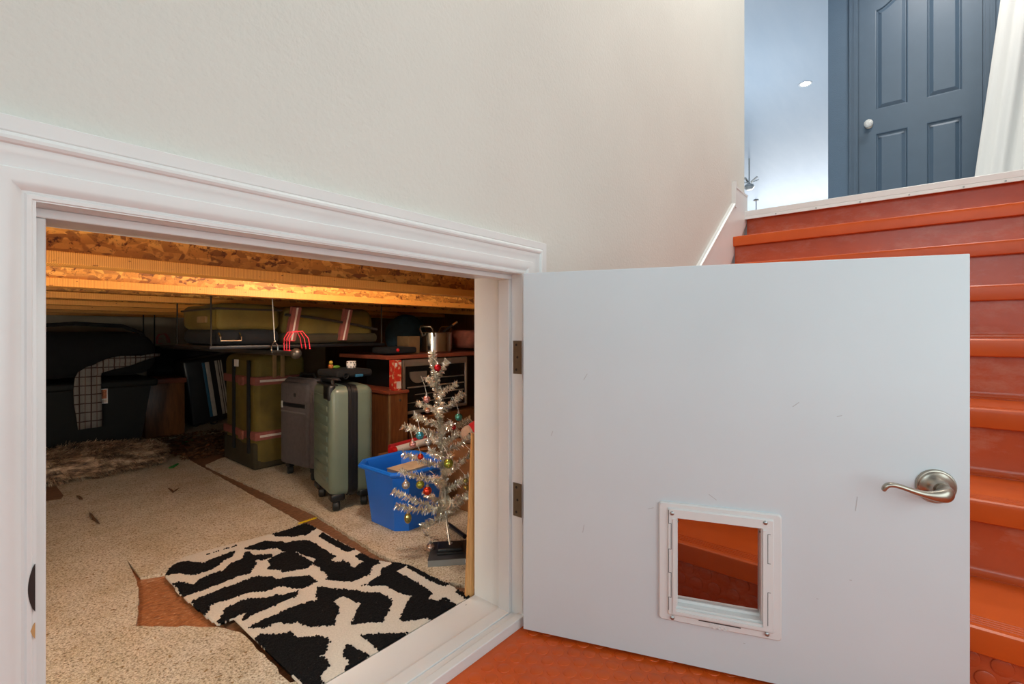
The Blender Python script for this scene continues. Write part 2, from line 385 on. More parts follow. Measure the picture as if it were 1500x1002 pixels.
def inset(pts, d):
    c = (sum(p[0] for p in pts)/len(pts), 0); r = []
    n = len(pts)
    sgn = 1 if sum(pts[i][0]*pts[(i+1) % n][1]-pts[(i+1) % n][0]*pts[i][1] for i in range(n)) > 0 else -1
    for i in range(n):
        a, b, c2 = Vector(pts[i-1]), Vector(pts[i]), Vector(pts[(i+1) % n])
        e1 = (b-a).normalized(); e2 = (c2-b).normalized()
        n1 = Vector((-e1.y, e1.x))*sgn; n2 = Vector((-e2.y, e2.x))*sgn
        k = n1+n2; k = k/max(k.dot(n1), .2); q = b+k*d; r.append((q.x, q.y))
    return r
for p in pan:
    vs = loop3(p, XF); es += edges(vs); outs.append((p, vs))
bmesh.ops.triangle_fill(tb, edges=es, use_beauty=True)
for p, vs in outs:
    prev = vs
    for dd, xx in ((.005, .001), (.012, .0135), (.016, .0135), (.038, .003), (.040, .0025)):
        cur = loop3(inset(p, dd), XF+xx)
        for i in range(len(cur)):
            j = (i+1) % len(cur); tb.faces.new((prev[i], prev[j], cur[j], cur[i]))
        prev = cur
    tb.faces.new(prev)
m = MB(); m._join(tb)
m.box((XF+.0145, DY0+.003, zl), (XF+.036, DY1-.003, DZ1-.003)); m.build('slab', M['blue_paint'], d2, smooth=0)
kb = T3((XF, .275, UZ+.905), ry=R(-90))
MB().lathe([(0, 0), (.026, 0), (.026, .004), (.02, .008), (.009, .012), (.008, .03), (.0, .03)], 24, kb).build('rosette', M['nickel'], d2)
m = MB(); m.lathe([(.009, .028), (.022, .034), (.031, .046), (.029, .060), (.018, .069), (.0, .071)], 10, kb)
t = NT('glass_knob'); t.color((.92, .92, .90)); M['knobglass'] = t.set(.1, Transmission_Weight=.25)
m.build('knob', M['knobglass'], d2, smooth=0)
# curtain
m = MB(); rows = []
for i in range(25):
    z = 3.62-(3.62-UZ-.02)*i/24; fz = i/24; row = []
    for k in range(81):
        g = k/80; ys = -.43+.155*max(0, (2.95-z))/1.44 if z < 2.95 else -.43-.1*(z-2.95)
        y = ys-(.9)*g; x = 4.42+.022*math.sin(g*34+fz*.6)*(0.5+.5*fz)+.012*math.sin(g*71+1.3)
        row.append((x, y, z))
    rows.append(row)
m.rings(rows, closed=False, caps=False)
cu = tag(m.build('curtain', M['curtain'], smooth=80), 'white gathered curtain hanging beside the blue upstairs door', 'curtain')
md = cu.modifiers.new('s', 'SOLIDIFY'); md.thickness = .002
m = MB(); m.tube([(4.42, -.35, 3.64), (4.42, -1.5, 3.64)], .011, 12); m.sphere((4.42, -.335, 3.64), .018)
tag(m.build('curtain_rod', M['nickel']), 'metal rod carrying the white upstairs curtain', 'curtain rod')
# recessed light and hanging things of the upper room
def recessed(x, y, label, on=True):
    rl = thing('ceiling_light', label, 'ceiling light', (x, y, ZC))
    MB().lathe([(.052, -.001), (.070, -.006), (.074, -.003), (.074, 0)], 28, T3((x, y, ZC))).build('trim_ring', M['white_flat'], rl)
    MB().lathe([(.0, -.003), (.053, -.003), (.053, -.0005)], 28, T3((x, y, ZC))).build('lens', M['lamp'], rl)
recessed(6.98, 1.05, 'bright round recessed light in the pale blue ceiling')
pe = thing('pendant_lamp', 'small dark ceiling canopy and stem of a distant pendant upstairs', 'pendant light', (12.35, 2.86, ZC-.5))
m = MB(); m.lathe([(0, 0), (.055, 0), (.055, -.018), (.012, -.026), (0, -.026)], 20, T3((12.35, 2.86, ZC))); m.build('canopy', M['pipe'], pe)
MB().tube([(12.35, 2.86, ZC-.02), (12.35, 2.86, ZC-.5)], .010, 8).build('stem', M['pipe'], pe)
MB().lathe([(.012, -.48), (.09, -.56), (.11, -.68), (.10, -.68), (.0, -.57)], 20, T3((12.35, 2.86, ZC))).build('shade', M['oven_body'], pe)
hl = depth_pt(1097.5, 272, 8.6)
fl = thing('ceiling_fan', 'silver ceiling fixture peeking past the end of the cream wall', 'ceiling fixture', (hl.x, hl.y, hl.z))
m = MB(); m.lathe([(.0, -.075), (.055, -.07), (.085, -.03), (.075, .01), (.03, .04), (.012, .05), (.012, ZC-hl.z)], 20, T3(hl)); m.build('motor', M['steel'], fl)
for k in range(5):
    a = 2*math.pi*k/5+.45; dd = Vector((math.cos(a), math.sin(a), 0)); m = MB()
    m.box((.06, -.016, .03), (.20, .016, .045), mat=T3(hl, a, ry=R(-22))); m.build('arm', M['steel'], fl)

# --- skirt board and baseboard on the wall
def zs(x): return 1.504+.7246*(x-2.92)
m = MB(); pol = [(1.13, zs(1.13)-.03), (1.13, 0.0), (1.45, 0.0), (3.19, UZ-.05), (3.19, UZ+.110), (2.92, UZ+.110), (2.92, zs(2.92))]
m.prism([(p[0], p[1]) for p in pol], 1, .788, .806)
struct('trim_2', m, M['trim'], 'white skirt board rising along the stairs on the cream wall', 'skirt board', smooth=0)
m = MB()
cap = [(.783, -.004), (.783, .010), (.790, .016), (.806, .016), (.806, -.004)]
m.rings([[(x, c[0], zs(x)+c[1]) for c in cap] for x in (1.13, 2.925)]); m.box((2.918, .782, zs(2.92)-.01), (2.936, .806, UZ+.135))
m.box((2.936, .784, UZ+.10), (3.19, .806, UZ+.112), .003)
struct('trim_3', m, M['trim'], 'raised white cap along the stair skirt board', 'trim', smooth=0)

# --- hatch: door frame, casing
df = thing('door_frame', 'white painted frame and sill of the low storage hatch', 'door frame', (OX1, .805, 0), kind='structure')
JB = .973
MB().box((OX0-.02, .796, 0), (OX0, JB, OH+.018)).build('jamb', M['trim'], df, smooth=0)
MB().box((OX1, .796, 0), (OX1+.02, JB, OH+.018)).build('jamb', M['trim'], df, smooth=0)
MB().box((OX0, .796, OH), (OX1, JB, OH+.018)).build('head_jamb', M['trim'], df, smooth=0)
MB().box((OX1-.012, .832, .018), (OX1, .870, OH-.0123), .0015).build('stop', M['trim'], df, smooth=0)
MB().box((OX0, .832, .018), (OX0+.012, .870, OH-.0123), .0015).build('stop', M['trim'], df, smooth=0)
MB().box((OX0, .832, OH-.012), (OX1, .870, OH), .0015).build('stop', M['trim'], df, smooth=0)
m = MB(); m.box((-.2, .789, 0), (1.02, .811, .0265), .002); m.box((OX0, .8122, 0), (OX1, .8312, .021), .001); m.box((OX0, .8324, 0), (OX1, .8690, .0235), .0015); m.box((OX0, .8702, 0), (OX1, JB, .0165), .001)
m.build('sill', M['trim'], df, smooth=0)
for (x, y, L, a) in ((.60, .8697, .30, 0), (.20, .8318, .22, 0), (.75, .8117, .28, 0), (.935, .955, .004, 20)):
    MB().box((x-L/2, y-.0009, .0158), (x+L/2, y+.0009, .0170 if L < .01 else .0205)).build('dirt_line', M['dark_bronze'], df, smooth=0)
for zc in (.7085, .3275):
    m = MB(); m.box((OX1-.0018, .797, zc-.0445), (OX1+.0008, .826, zc+.0445), .0006); hg = m.build('hinge', M['bronze'], df, smooth=0)
    m = MB(); m.tube([(.9905, .7885, zc-.0445), (.9905, .7885, zc+.0445)], .0052, 12); m.build('knuckle', M['bronze'], hg)
    for q in (-.033, 0, .033): MB().lathe([(0, .0008), (.003, .0008), (.0036, 0)], 10, T3((OX1-.0018, .815-.004*(q == 0), zc+q), ry=R(-90))).build('screw', M['dark_bronze'], hg)
# casing with mitred moulded profile
prof = [(0, 0), (0, .008), (.002, .0105), (.006, .0115), (.008, .0095), (.0105, .0095), (.014, .0125), (.020, .0155), (.027, .0172), (.033, .0175), (.0345, .0155), (.043, .0152), (.050, .0165), (.0565, .0195), (.059, .0195), (.0605, .022), (.064, .0238), (.068, .0232), (.071, .0205), (.073, .0185), (.0745, .0195), (.091, .0195), (.092, .0185), (.092, 0)]
def casing(cx0, cx1, ch, zb0, zb1, yf):
    m = MB(); rr = []
    for (sx, sz, bx, bz) in ((-1, 0, cx0, zb0), (-1, 1, cx0, ch), (1, 1, cx1, ch), (1, 0, cx1, zb1)):
        rr.append([(bx+sx*w, yf-tt, bz+sz*w) for w, tt in prof])
    return m.rings(rr, closed=True)
m = casing(OX0-.002, OX1+.004, OH+.0005, 0, .0, .805)
struct('trim_4', m, M['trim'], 'white moulded casing around the storage hatch', 'door casing', smooth=28)
# strike plate in the left casing edge
m = MB(); n = 14; zc = .4735
pts = [(OX0-.001, zc-.028)]+[(OX0-.001-.0062*math.sin(math.pi*k/n)**.7, zc-.028+.056*k/n) for k in range(1, n)]+[(OX0-.001, zc+.028)]
m.prism(pts, 1, .7935, .8005); m.build('strike_plate', M['dark_bronze'], df)
m = MB(); m.prism([(OX0-.001, .413), (OX0-.0035, .418), (OX0-.005, .424), (OX0-.0025, .430), (OX0-.001, .432)], 1, .7942, .80); m.build('bare_wood_patch', M['bare'], df)

# --- the hatch door, swung open into the stairwell
AD = R(-69.5)
d1 = thing('door_1', 'open white hatch door with pet flap and lever handle', 'door', (.9612, .7757, 0), AD, kind='structure')
# local: x along the door from the hinge, y = thickness away from the camera side, z up
s0, s1 = .376, .556; h0, h1 = .140, .350; DW0, DW1, DZ0, DZT = .0035, .9165, .010, .928; TD = .035
m = MB(); bm = m.bm
def ringq(y): return [bm.verts.new(p) for p in ((DW0, y, DZ0), (DW1, y, DZ0), (DW1, y, DZT), (DW0, y, DZT))], [bm.verts.new(p) for p in ((s0, y, h0), (s1, y, h0), (s1, y, h1), (s0, y, h1))]
o0, i0 = ringq(0); o1, i1 = ringq(TD)
for k in range(4):
    j = (k+1) % 4
    bm.faces.new((o0[k], o0[j], i0[j], i0[k])); bm.faces.new((o1[k], o1[j], i1[j], i1[k]))
    bm.faces.new((o0[k], o0[j], o1[j], o1[k])); bm.faces.new((i0[k], i0[j], i1[j], i1[k]))
slab = m.build('slab', M['door'], d1, world=False, smooth=0)
bv = slab.modifiers.new('b', 'BEVEL'); bv.width = .0012; bv.segments = 2; bv.limit_method = 'ANGLE'; bv.angle_limit = R(60)
# faint scuffs on the slab
t = NT('grey_scuff'); t.color((.50, .51, .53)); M['scuff'] = t.set(.6)
for (s, h, L, a) in ((.165, .665, .018, 60), (.16, .29, .02, 80), (.62, .62, .016, 40), (.455, .402, .020, -35), (.73, .42, .03, 84), (.70, .60, .010, 20), (.08, .52, .013, 70), (.66, .21, .004, 0), (.72, .26, .004, 0), (.52, .155-.07, .004, 0), (.32, .36, .014, 20)):
    q = Matrix.Translation((s, 0, h)) @ Matrix.Rotation(R(-a), 4, 'Y')
    MB().box((-L/2, -.0004, -.0007), (L/2, .0002, .0007), mat=q).build('scuff_mark', M['scuff'], slab, world=False, smooth=0)
# pet door
pd = None
def frame_ring(m, so0, so1, ho0, ho1, si0, si1, hi0, hi1, y0, y1, r=.01):
    def rr(a0, a1, b0, b1, r, n=5):
        pts = []
        for (cx, cz, a) in ((a0+r, b0+r, 180), (a1-r, b0+r, 270), (a1-r, b1-r, 0), (a0+r, b1-r, 90)):
            for k in range(n+1): pts.append((cx+r*math.cos(R(a+90*k/n)), cz+r*math.sin(R(a+90*k/n))))
        return pts
    O = rr(so0, so1, ho0, ho1, r); I = rr(si0, si1, hi0, hi1, .002); e = .0025
    O2 = rr(so0+e, so1-e, ho0+e, ho1-e, r-e/2)
    m.rings([[(p[0], y1, p[1]) for p in O], [(p[0], y0+e, p[1]) for p in O], [(p[0], y0, p[1]) for p in O2], [(p[0], y0, p[1]) for p in I], [(p[0], y1, p[1]) for p in I]], loop=True)
for side, nm in ((0, 'pet_door'), (1, 'pet_door_rear_frame')):
    m = MB()
    if side == 0:
        frame_ring(m, .3385, .5925, .108, .381, s0, s1, h0, h1, -.008, 0, .008)
        frame_ring(m, .358, .577, .124, .370, s0+.001, s1-.001, h0+.001, h1-.001, -.0125, -.007, .004)
    else: frame_ring(m, .3385, .5925, .108, .381, s0, s1, h0, h1, TD, TD+.008, .008)
    p = m.build(nm, M['plastic_white'], slab, world=False)
    if side == 0: pd = p
m = MB()
for a, b in ((s0, s0+.004), (s1-.004, s1)): m.box((a, -.007, h0), (b, TD+.006, h1))
m.box((s0, -.006, h0), (s1, TD+.006, h0+.005)); m.box((s0, -.007, h1-.003), (s1, TD+.006, h1))
m.box((s0-.006, -.0155, h0-.004), (s0+.001, -.012, h1-.004)); m.box((s1-.001, -.0155, h0-.004), (s1+.006, -.012, h1-.004)); m.box((s0-.006, -.0155, h0-.010), (s1+.006, -.012, h0-.004))
m.build('pet_door_tunnel', M['plastic_white'], slab, world=False, smooth=0)
MB().box((s0+.0045, .014, h0+.008), (s1-.0045, .0165, h1-.004)).build('pet_door_flap', M['vinyl'], slab, world=False, smooth=0)
m = MB(); m.box((s0+.004, .010, h0+.0055), (s1-.004, .022, h0+.012)); m.build('pet_door_threshold', M['plastic_white'], slab, world=False, smooth=0)
for s, h in ((.3680, .3585), (.5600, .3625), (.3685, .1185), (.5630, .1215)):
    m = MB(); m.lathe([(0, .003), (.0025, .0028), (.0045, .0012), (.0048, 0)], 14, Matrix.Translation((s, -.0125, h)) @ Matrix.Rotation(R(90), 4, 'X')); m.build('pet_door_screw', M['screw'], slab, world=False)
for s, h in ((s0+.0035, .337), (s1-.0035, .337)): MB().tube([(s-.003, .0, h), (s+.003, .0, h)], .0022, 8).build('pet_door_pin', M['bronze'], slab, world=False)
# grooves of the clip-on security panel slots
t = NT('groove_shadow_gap'); t.color((.05, .05, .05)); M['gap'] = t.set(.8)
for (a, b, c, d) in ((.3600, .3612, .335, .366), (.3655, .3667, .276, .335), (.3600, .3612, .222, .276), (.3655, .3667, .165, .222), (.3600, .3612, .135, .165), (.3600, .3667, .3344, .3354), (.3600, .3667, .2755, .2765), (.3600, .3667, .2215, .2225), (.3600, .3667, .1645, .1655),
                     (.5640, .5651, .275, .338), (.5640, .5700, .3375, .3384), (.5640, .5700, .2745, .2754), (.5640, .5700, .2115, .2124), (.5640, .5651, .140, .212)):
    MB().box((a, -.0129, c), (b, -.0120, d)).build('slot', M['gap'], pd, world=False, smooth=0)
MB().box((.425, -.0090, .1210), (.512, -.0081, .1230)).build('slot', M['gap'], pd, world=False, smooth=0)
tx = bpy.data.curves.new('lettering', 'FONT'); tx.body = 'Ideal'; tx.size = .017; tx.space_character = 1.3; tx.extrude = .0008; tx.align_x = 'CENTER'; tx.align_y = 'CENTER'
to = bpy.data.objects.new('raised_lettering', tx); col.objects.link(to); to.data.materials.append(M['plastic_white']); to.parent = pd; to.location = (.468, -.0084, .1147); to.rotation_euler = (R(90), 0, 0)
# lever handle
LS, LH = .862, .471
lv = None
A = Matrix.Translation((LS, 0, LH)) @ Matrix.Rotation(R(90), 4, 'X')
m = MB(); m.lathe([(0, 0), (.0335, 0), (.0335, .003), (.0318, .0055), (.0300, .0060), (.0288, .0075), (.0265, .0085), (.020, .0125), (.0155, .019), (.0135, .024), (.0, .024)], 40, A)
lv = m.build('lever_handle', M['nickel'], d1, world=False)
m = MB(); path = [(.002, .022, 0, .0135, .0135), (.002, .032, -.001, .0135, .0135), (.001, .043, -.0025, .0150, .0135), (-.006, .051, -.0045, .0145, .0115), (-.020, .053, -.0055, .0110, .0085), (-.036, .053, -.0045, .0070, .0066), (-.052, .053, -.001, .0056, .0060), (-.068, .053, .0045, .0050, .0060), (-.082, .053, .0085, .0050, .0060), (-.092, .053, .0092, .0055, .0062), (-.0985, .053, .006, .0056, .0062), (-.102, .053, .000, .0050, .0058), (-.1025, .053, -.0055, .0034, .005)]
rr = []
P = [Vector((LS+p[0], -p[1], LH+p[2])) for p in path]
for i, p in enumerate(P):
    d = (P[min(i+1, len(P)-1)]-P[max(i-1, 0)]).normalized()
    up = Vector((0, 0, 1)) if abs(d.z) < .8 else Vector((-1, 0, 0)) if d.z < 0 else Vector((1, 0, 0))
    sd = d.cross(up).normalized(); up = sd.cross(d)
    rr.append([p+up*(math.cos(2*math.pi*k/14)*path[i][3])+sd*(math.sin(2*math.pi*k/14)*path[i][4]) for k in range(14)])
m.rings(rr); lo = m.build('lever', M['nickel'], lv, world=False, smooth=50)
sb = lo.modifiers.new('s', 'SUBSURF'); sb.levels = 2; sb.render_levels = 2
# latch and hall-side lever
MB().box((DW1-.0004, .006, LH-.028), (DW1+.001, .029, LH+.028), .0004).build('latch_plate', M['nickel'], d1, world=False, smooth=0)
B = Matrix.Translation((LS, TD, LH)) @ Matrix.Rotation(R(-90), 4, 'X')
hr = MB().lathe([(0, 0), (.0335, 0), (.0335, .003), (.0300, .0060), (.020, .0125), (.0135, .024), (.012, .05), (0, .052)], 32, B).build('lever_handle', M['nickel'], d1, world=False)
MB().tube([(LS, TD+.046, LH), (LS-.03, TD+.05, LH-.003), (LS-.07, TD+.05, LH+.005), (LS-.10, TD+.05, LH)], [.010, .008, .006, .005], 12).build('lever', M['nickel'], hr, world=False)
for zc in (.7085, .3275): MB().box((DW0-.001, .004, zc-.0445), (DW0+.0004, TD-.002, zc+.0445)).build('hinge_leaf', M['bronze'], d1, world=False, smooth=0)

# ================================================================ STORAGE SPACE
BX0, BX1, BY1 = -.9, 2.75, 5.05
struct('floor_storage', MB().box((BX0, .973, -.05), (BX1, BY1+.2, 0)), M['subfloor'], 'brown wooden floor of the storage space', 'floor', smooth=0)
struct('wall_storage_back', MB().box((BX0, BY1, 0), (BX1, BY1+.1, 1.3)), M['back_wall'], 'beige back wall of the storage space', 'wall', smooth=0)
struct('wall_storage_left', MB().box((BX0-.1, .968, 0), (BX0, BY1+.1, 1.3)), M['back_wall'], 'beige left wall of the storage space', 'wall', smooth=0)
struct('wall_storage_right', MB().box((BX1, .968, 0), (BX1+.1, BY1+.1, 1.3)), M['wood_brown'], 'dark right wall of the storage space', 'wall', smooth=0)
struct('ceiling_storage', MB().box((BX0, .985, 1.165), (BX1, BY1, 1.185)), M['osb'], 'strand board underside of the floor over the storage space', 'ceiling', smooth=0)
JZ = H+.130
jnames = ['first', 'second', 'third', 'fourth', 'fifth', 'sixth', 'seventh']
j0 = None
for k in range(7):
    yj = 1.235+.61*k
    lab = ('%s engineered floor joist from the hatch, strand board web on laminated flange' % jnames[k])
    if j0 is None:
        jo = thing('floor_joist', lab, 'joist', (0, yj, JZ), group='engineered joists over the storage space', kind='structure'); j0 = jo
        MB().box((BX0, 0, 0), (BX1, .063, .024), .0015).build('flange', M['flange'], jo, world=False, smooth=0)
        MB().box((BX0, .026, .024), (BX1, .037, .245)).build('web', M['osb'], jo, world=False, smooth=0)
        MB().box((BX0, 0, .236), (BX1, .063, .26)).build('top_flange', M['flange'], jo, world=False, smooth=0)
    else:
        jo = j0.copy(); col.objects.link(jo); jo['label'] = lab; jo.location = (.37*k-1.1 if 0 else 0, yj, JZ)
        for c in list(j0.children):
            q = c.copy(); q.parent = jo; col.objects.link(q)

# --- carpets
SHARED = set()
def slab_poly(name, pts, z0, z1, mat, label, cat, jag=.003, step=.02):
    out = []
    for i, p in enumerate(pts):
        q = pts[(i+1) % len(pts)]; n = max(1, int((Vector(q)-Vector(p)).length/step)) if not (p in SHARED and q in SHARED) else 1
        for k in range(n):
            f = k/n; out.append((p[0]+(q[0]-p[0])*f+random.uniform(-jag, jag)*(k > 0), p[1]+(q[1]-p[1])*f+random.uniform(-jag, jag)*(k > 0)))
    m = MB(); m.rings([[(x, y, z0) for x, y in out], [(x, y, z1) for x, y in out]], caps=False)
    tb = m.bm; tb.verts.ensure_lookup_table()
    tope = [e for e in tb.edges if all(abs(v.co.z-z1) < 1e-6 for v in e.verts)]
    bmesh.ops.triangle_fill(tb, edges=tope, use_beauty=True)
    return tag(m.build(name, mat, smooth=30), label, cat)
CZ = .012
def g(u, v): p = floor_pt(u, v, CZ); return (p.x, p.y)
A1, A2 = g(273, 671), g(448, 769)           # gap strip, left edge
B1, B2, B3 = g(301, 681), g(460, 751), g(556, 812)
P_seam0, P_t1, P_t2, P_t3 = g(150, 752), g(186, 820), g(206, 845), g(248, 838)
SEAM = [(-.5, 2.5), g(74, 750), P_seam0, P_t1]; SHARED.update(SEAM); SHARED.update([P_t2, g(199, 848)]); SHARED.update((q[0]-.0004, q[1]-.0007) for q in SEAM)
slab_poly('carpet', [SEAM[1], P_seam0, P_t1, P_t2, P_t3, (.58, 1.60), (.80, 1.80), A2, A1, g(262, 664), (.35, 3.9), (-.5, 3.9), (-.5, 2.5)], 0, CZ, M['carpet'], 'worn beige carpet piece in front of the fur cushion', 'carpet')
slab_poly('carpet', [(-.9, .973), (.99, .973), (.99, .985), (.56, .985), g(425, 1000), g(392, 966), g(352, 926), g(318, 918), g(198, 917), g(204, 880), g(199, 848), *[(q[0]-.0004, q[1]-.0007) for q in (P_t1, P_seam0, SEAM[1], (-.5, 2.5))], (-.9, 2.499)], 0, CZ, M['carpet'], 'worn beige carpet piece along the hatch sill left of the patterned rug', 'carpet')
slab_poly('carpet', [B1, B2, B3, (.985, 1.1), (1.05, .98), (2.7, .98), (2.7, 2.9), (1.65, 3.3), (1.08, 3.22)], 0, CZ, M['carpet'], 'beige carpet piece under the suitcases and blue tub', 'carpet')
slab_poly('carpet', [(.6, 4.18), (2.2, 4.02), (2.3, 4.95), (.6, 4.95)], 0, CZ, M['carpet'], 'strip of beige carpet along the back of the storage space', 'carpet')
m = MB(); pts = [g(180, 815), g(260, 815), g(340, 930), g(190, 930)]
m.rings([[(x, y, .0) for x, y in pts], [(x, y, .003) for x, y in pts]]); tag(m.build('floor_patch', M['underlay'], smooth=0), 'shiny reddish brown patch of bare floor beside the rug corner', 'floor patch')

m = MB(); pts = [g(62, 735), g(90, 731), g(93, 726), g(82, 712), g(60, 714)]  # thin patch laid on the carpet in place of a gap showing floor
m.rings([[(x, y, CZ+.0003) for x, y in pts], [(x, y, CZ+.0015) for x, y in pts]]); tag(m.build('carpet_gap_patch', M['subfloor'], smooth=0), 'dark brown patch for bare floor in a carpet gap at the near end of the fur cushion', 'scrap')
# --- rug
RZ = .018
def Z(ox, oy, pts, k=8.8235): return [(ox+x/k, oy+y/k) for x, y in pts]
z1 = lambda *p: Z(230, 760, p); z2 = lambda *p: Z(380, 750, p); z3 = lambda *p: Z(530, 790, p); z4 = lambda *p: Z(320, 840, p); z5 = lambda *p: Z(360, 889, p); z6 = lambda *p: Z(440, 850, p)
BL = [
 z1((95,710),(190,610),(270,565),(390,550),(500,558),(610,572),(700,520),(820,480),(900,450),(1015,412),(960,490),(880,525),(810,575),(760,625),(650,670),(490,720),(400,715),(300,700),(180,712),(115,730)),
 z1((205,835),(270,815),(350,825),(460,850),(510,820),(600,760),(720,710),(870,660),(930,600),(960,570),(1040,545),(1110,505),(1130,450),(1165,420),(1200,435),(1240,470),(1330,465),(1470,458))+z2((165,550),(172,572),(100,600),(20,622))+z1((1300,520),(1250,545),(1290,580),(1230,640),(1220,690),(1080,730),(950,775),(830,830),(700,870),(600,915),(500,945),(380,990),(320,1010),(300,940),(260,880)),
 [(280.5,880.8),(285,889),(292,897),(301,901),(306,890),(308,885)]+z4((0,360),(100,345),(200,310),(330,260),(450,230),(600,228),(680,200),(760,165),(850,165),(950,185),(1080,190),(1180,145),(1275,102),(1220,60),(1150,20),(1060,40),(920,42),(830,60),(750,78),(700,45),(560,38),(460,42),(330,95),(180,150),(60,190),(0,215)),
 z4((-10,635),(40,550),(70,500),(75,460),(160,415),(260,370),(400,325),(580,315),(620,325),(700,290),(740,265),(860,280),(940,250),(1000,230),(1040,215),(1015,270),(960,310),(800,370),(700,420),(560,480),(470,510),(420,545),(340,595),(300,612),(330,560),(360,500),(300,520),(230,550),(140,590),(60,640),(0,660)),
 z4((390,692),(500,645),(600,590),(720,540),(860,480),(960,435),(1080,395),(1200,362))+z6((230,262),(200,205),(210,150),(220,95),(330,95),(520,115),(640,125),(730,125),(830,165),(900,158),(1010,155),(1080,190),(1195,262),(1150,370),(1120,420),(1060,530),(1000,540),(880,535),(780,550),(660,570),(700,480),(740,370),(785,295),(690,265),(570,200),(500,220),(415,262),(440,300),(505,350),(480,430),(450,500),(430,580))+z5((960,240),(800,250),(740,220),(690,180),(560,210),(500,210),(440,185),(330,225),(250,265),(40,260)),
 z5((110,405),(190,355),(330,360),(480,345),(580,318),(620,350),(680,400),(800,385),(940,375),(1060,400),(1075,450),(1040,500),(1030,560),(1000,610),(950,625),(1040,680),(1085,750),(1020,820),(980,870),(970,930),(975,1050),(760,1050),(690,915),(560,860),(470,770),(380,680),(250,550)),
 z5((1300,475),(1400,530),(1560,620),(1640,720),(1200,960),(1240,872),(1275,820),(1335,700),(1250,610),(1290,530)),
 z6((770,710),(870,705),(1000,695),(1200,690),(1450,672),(1500,700),(1060,960),(960,850),(880,780)),
 z3((0,605),(90,565),(180,500),(250,460),(265,380),(395,320),(360,215),(460,260),(600,325),(550,350),(440,410),(500,440),(600,500),(760,590),(910,690),(840,770),(980,800),(1080,755),(1130,800),(1240,850),(1260,900))+[(631,916),(628,903.8)]+z6((1400,518),(1285,525),(1310,440),(1350,360),(1400,260),(1455,190))+z3((560,710),(480,680),(400,640),(320,590),(130,600),(70,580)),
 z3((590,335),(640,345),(760,405),(900,480),(1040,550),(1130,580),(1080,600),(980,575),(860,515),(700,420),(580,365)),
 z3((1240,650),(1320,700),(1420,740),(1360,770),(1280,725),(1210,685)),
 z2((160,285),(330,240),(600,145),(745,213),(670,245),(640,275),(600,295),(520,298),(420,320),(380,310),(330,312),(240,312)),
 z2((810,262),(1000,370),(1235,485),(1150,510),(1100,500),(950,420),(850,360),(770,315),(800,280)),
 z1((1135,380),(1240,340),(1400,285))+z2((80,372),(180,385),(290,378),(340,405),(430,375),(530,370),(630,365),(700,400),(850,490),(985,570),(920,615),(920,640),(1000,650),(1090,630),(1150,660),(1200,710),(1230,720),(1280,680),(1360,640),(1300,610),(1235,568),(1310,528),(1455,605))+z3((130,250),(215,225),(215,310),(130,350),(120,400),(90,450),(0,490))+z2((1210,895),(1030,885),(840,870),(905,840),(850,780),(790,740),(800,715),(690,670),(740,605),(620,570),(530,530),(470,505),(350,512),(300,500),(240,462),(130,470),(0,490))+z1((1330,400),(1200,392)),
 z2((110,625),(180,580),(330,515),(380,500),(460,510),(530,560),(620,610),(700,650),(650,690),(620,720),(520,740),(400,755),(310,775),(270,745),(100,738),(150,680),(130,650)),
 z1((640,457),(820,405),(1060,328),(1055,337),(850,397),(650,464)),
]
OUT = [(242,842),(262,868),(281,884),(300,901),(319,914),(343,905),(373,935),(413,976),(443,1002),(470,1050),(620,1100),(715,895),(688.7,874),(658,855.5),(597,827),(545,819),(520,804),(450,766),(400,781),(300,806),(270,815),(252,826)]
def gr(pts):
    return np.array([list(floor_pt(u, v, RZ).xy) for u, v in pts])
def inpoly(P, X, Y):
    ins = np.zeros(X.shape, bool); n = len(P)
    for i in range(n):
        x1, y1 = P[i]; x2, y2 = P[(i+1) % n]
        c = ((y1 > Y) != (y2 > Y))
        if y1 != y2: ins ^= c & (X < (x2-x1)*(Y-y1)/(y2-y1)+x1)
    return ins
OP = gr(OUT); BP = [gr(b) for b in BL]
cs = .0035; x0, y0 = .40, .976; nx, ny = int(.64/cs), int(.96/cs)
rng = np.random.default_rng(3)
XX, YY = np.meshgrid(x0+(np.arange(nx)+.5)*cs, y0+(np.arange(ny)+.5)*cs)
jx = XX+rng.normal(0, .0016, XX.shape); jy = YY+rng.normal(0, .0022, YY.shape)
inside = inpoly(OP, XX, YY)
blk = np.zeros(XX.shape, bool)
for b in BP: blk |= inpoly(b, jx, jy)
rug = thing('rug', 'black and cream abstract patterned rug lying inside the hatch', 'rug', (.72, 1.4, CZ))
def cells(mask, z, zj):
    m = MB(); bm = m.bm; V = {}
    def vv(i, j):
        if (i, j) not in V: V[i, j] = bm.verts.new((x0+i*cs, y0+j*cs, z+rng.uniform(-zj, zj)))
        return V[i, j]
    js, is_ = np.nonzero(mask)
    for j, i in zip(js.tolist(), is_.tolist()): bm.faces.new((vv(i, j), vv(i+1, j), vv(i+1, j+1), vv(i, j+1)))
    ret = bmesh.ops.extrude_edge_only(bm, edges=[e for e in bm.edges if e.is_boundary])
    for v in [q for q in ret['geom'] if isinstance(q, bmesh.types.BMVert)]: v.co.z = CZ+.0003
    return m
m = cells(inside, .0165, .0003); m.build('flat_weave', M['rug_white'], rug, smooth=0)
m = cells(inside & blk, .0190, .0014); m.build('black_pile', M['rug_black'], rug, smooth=80)

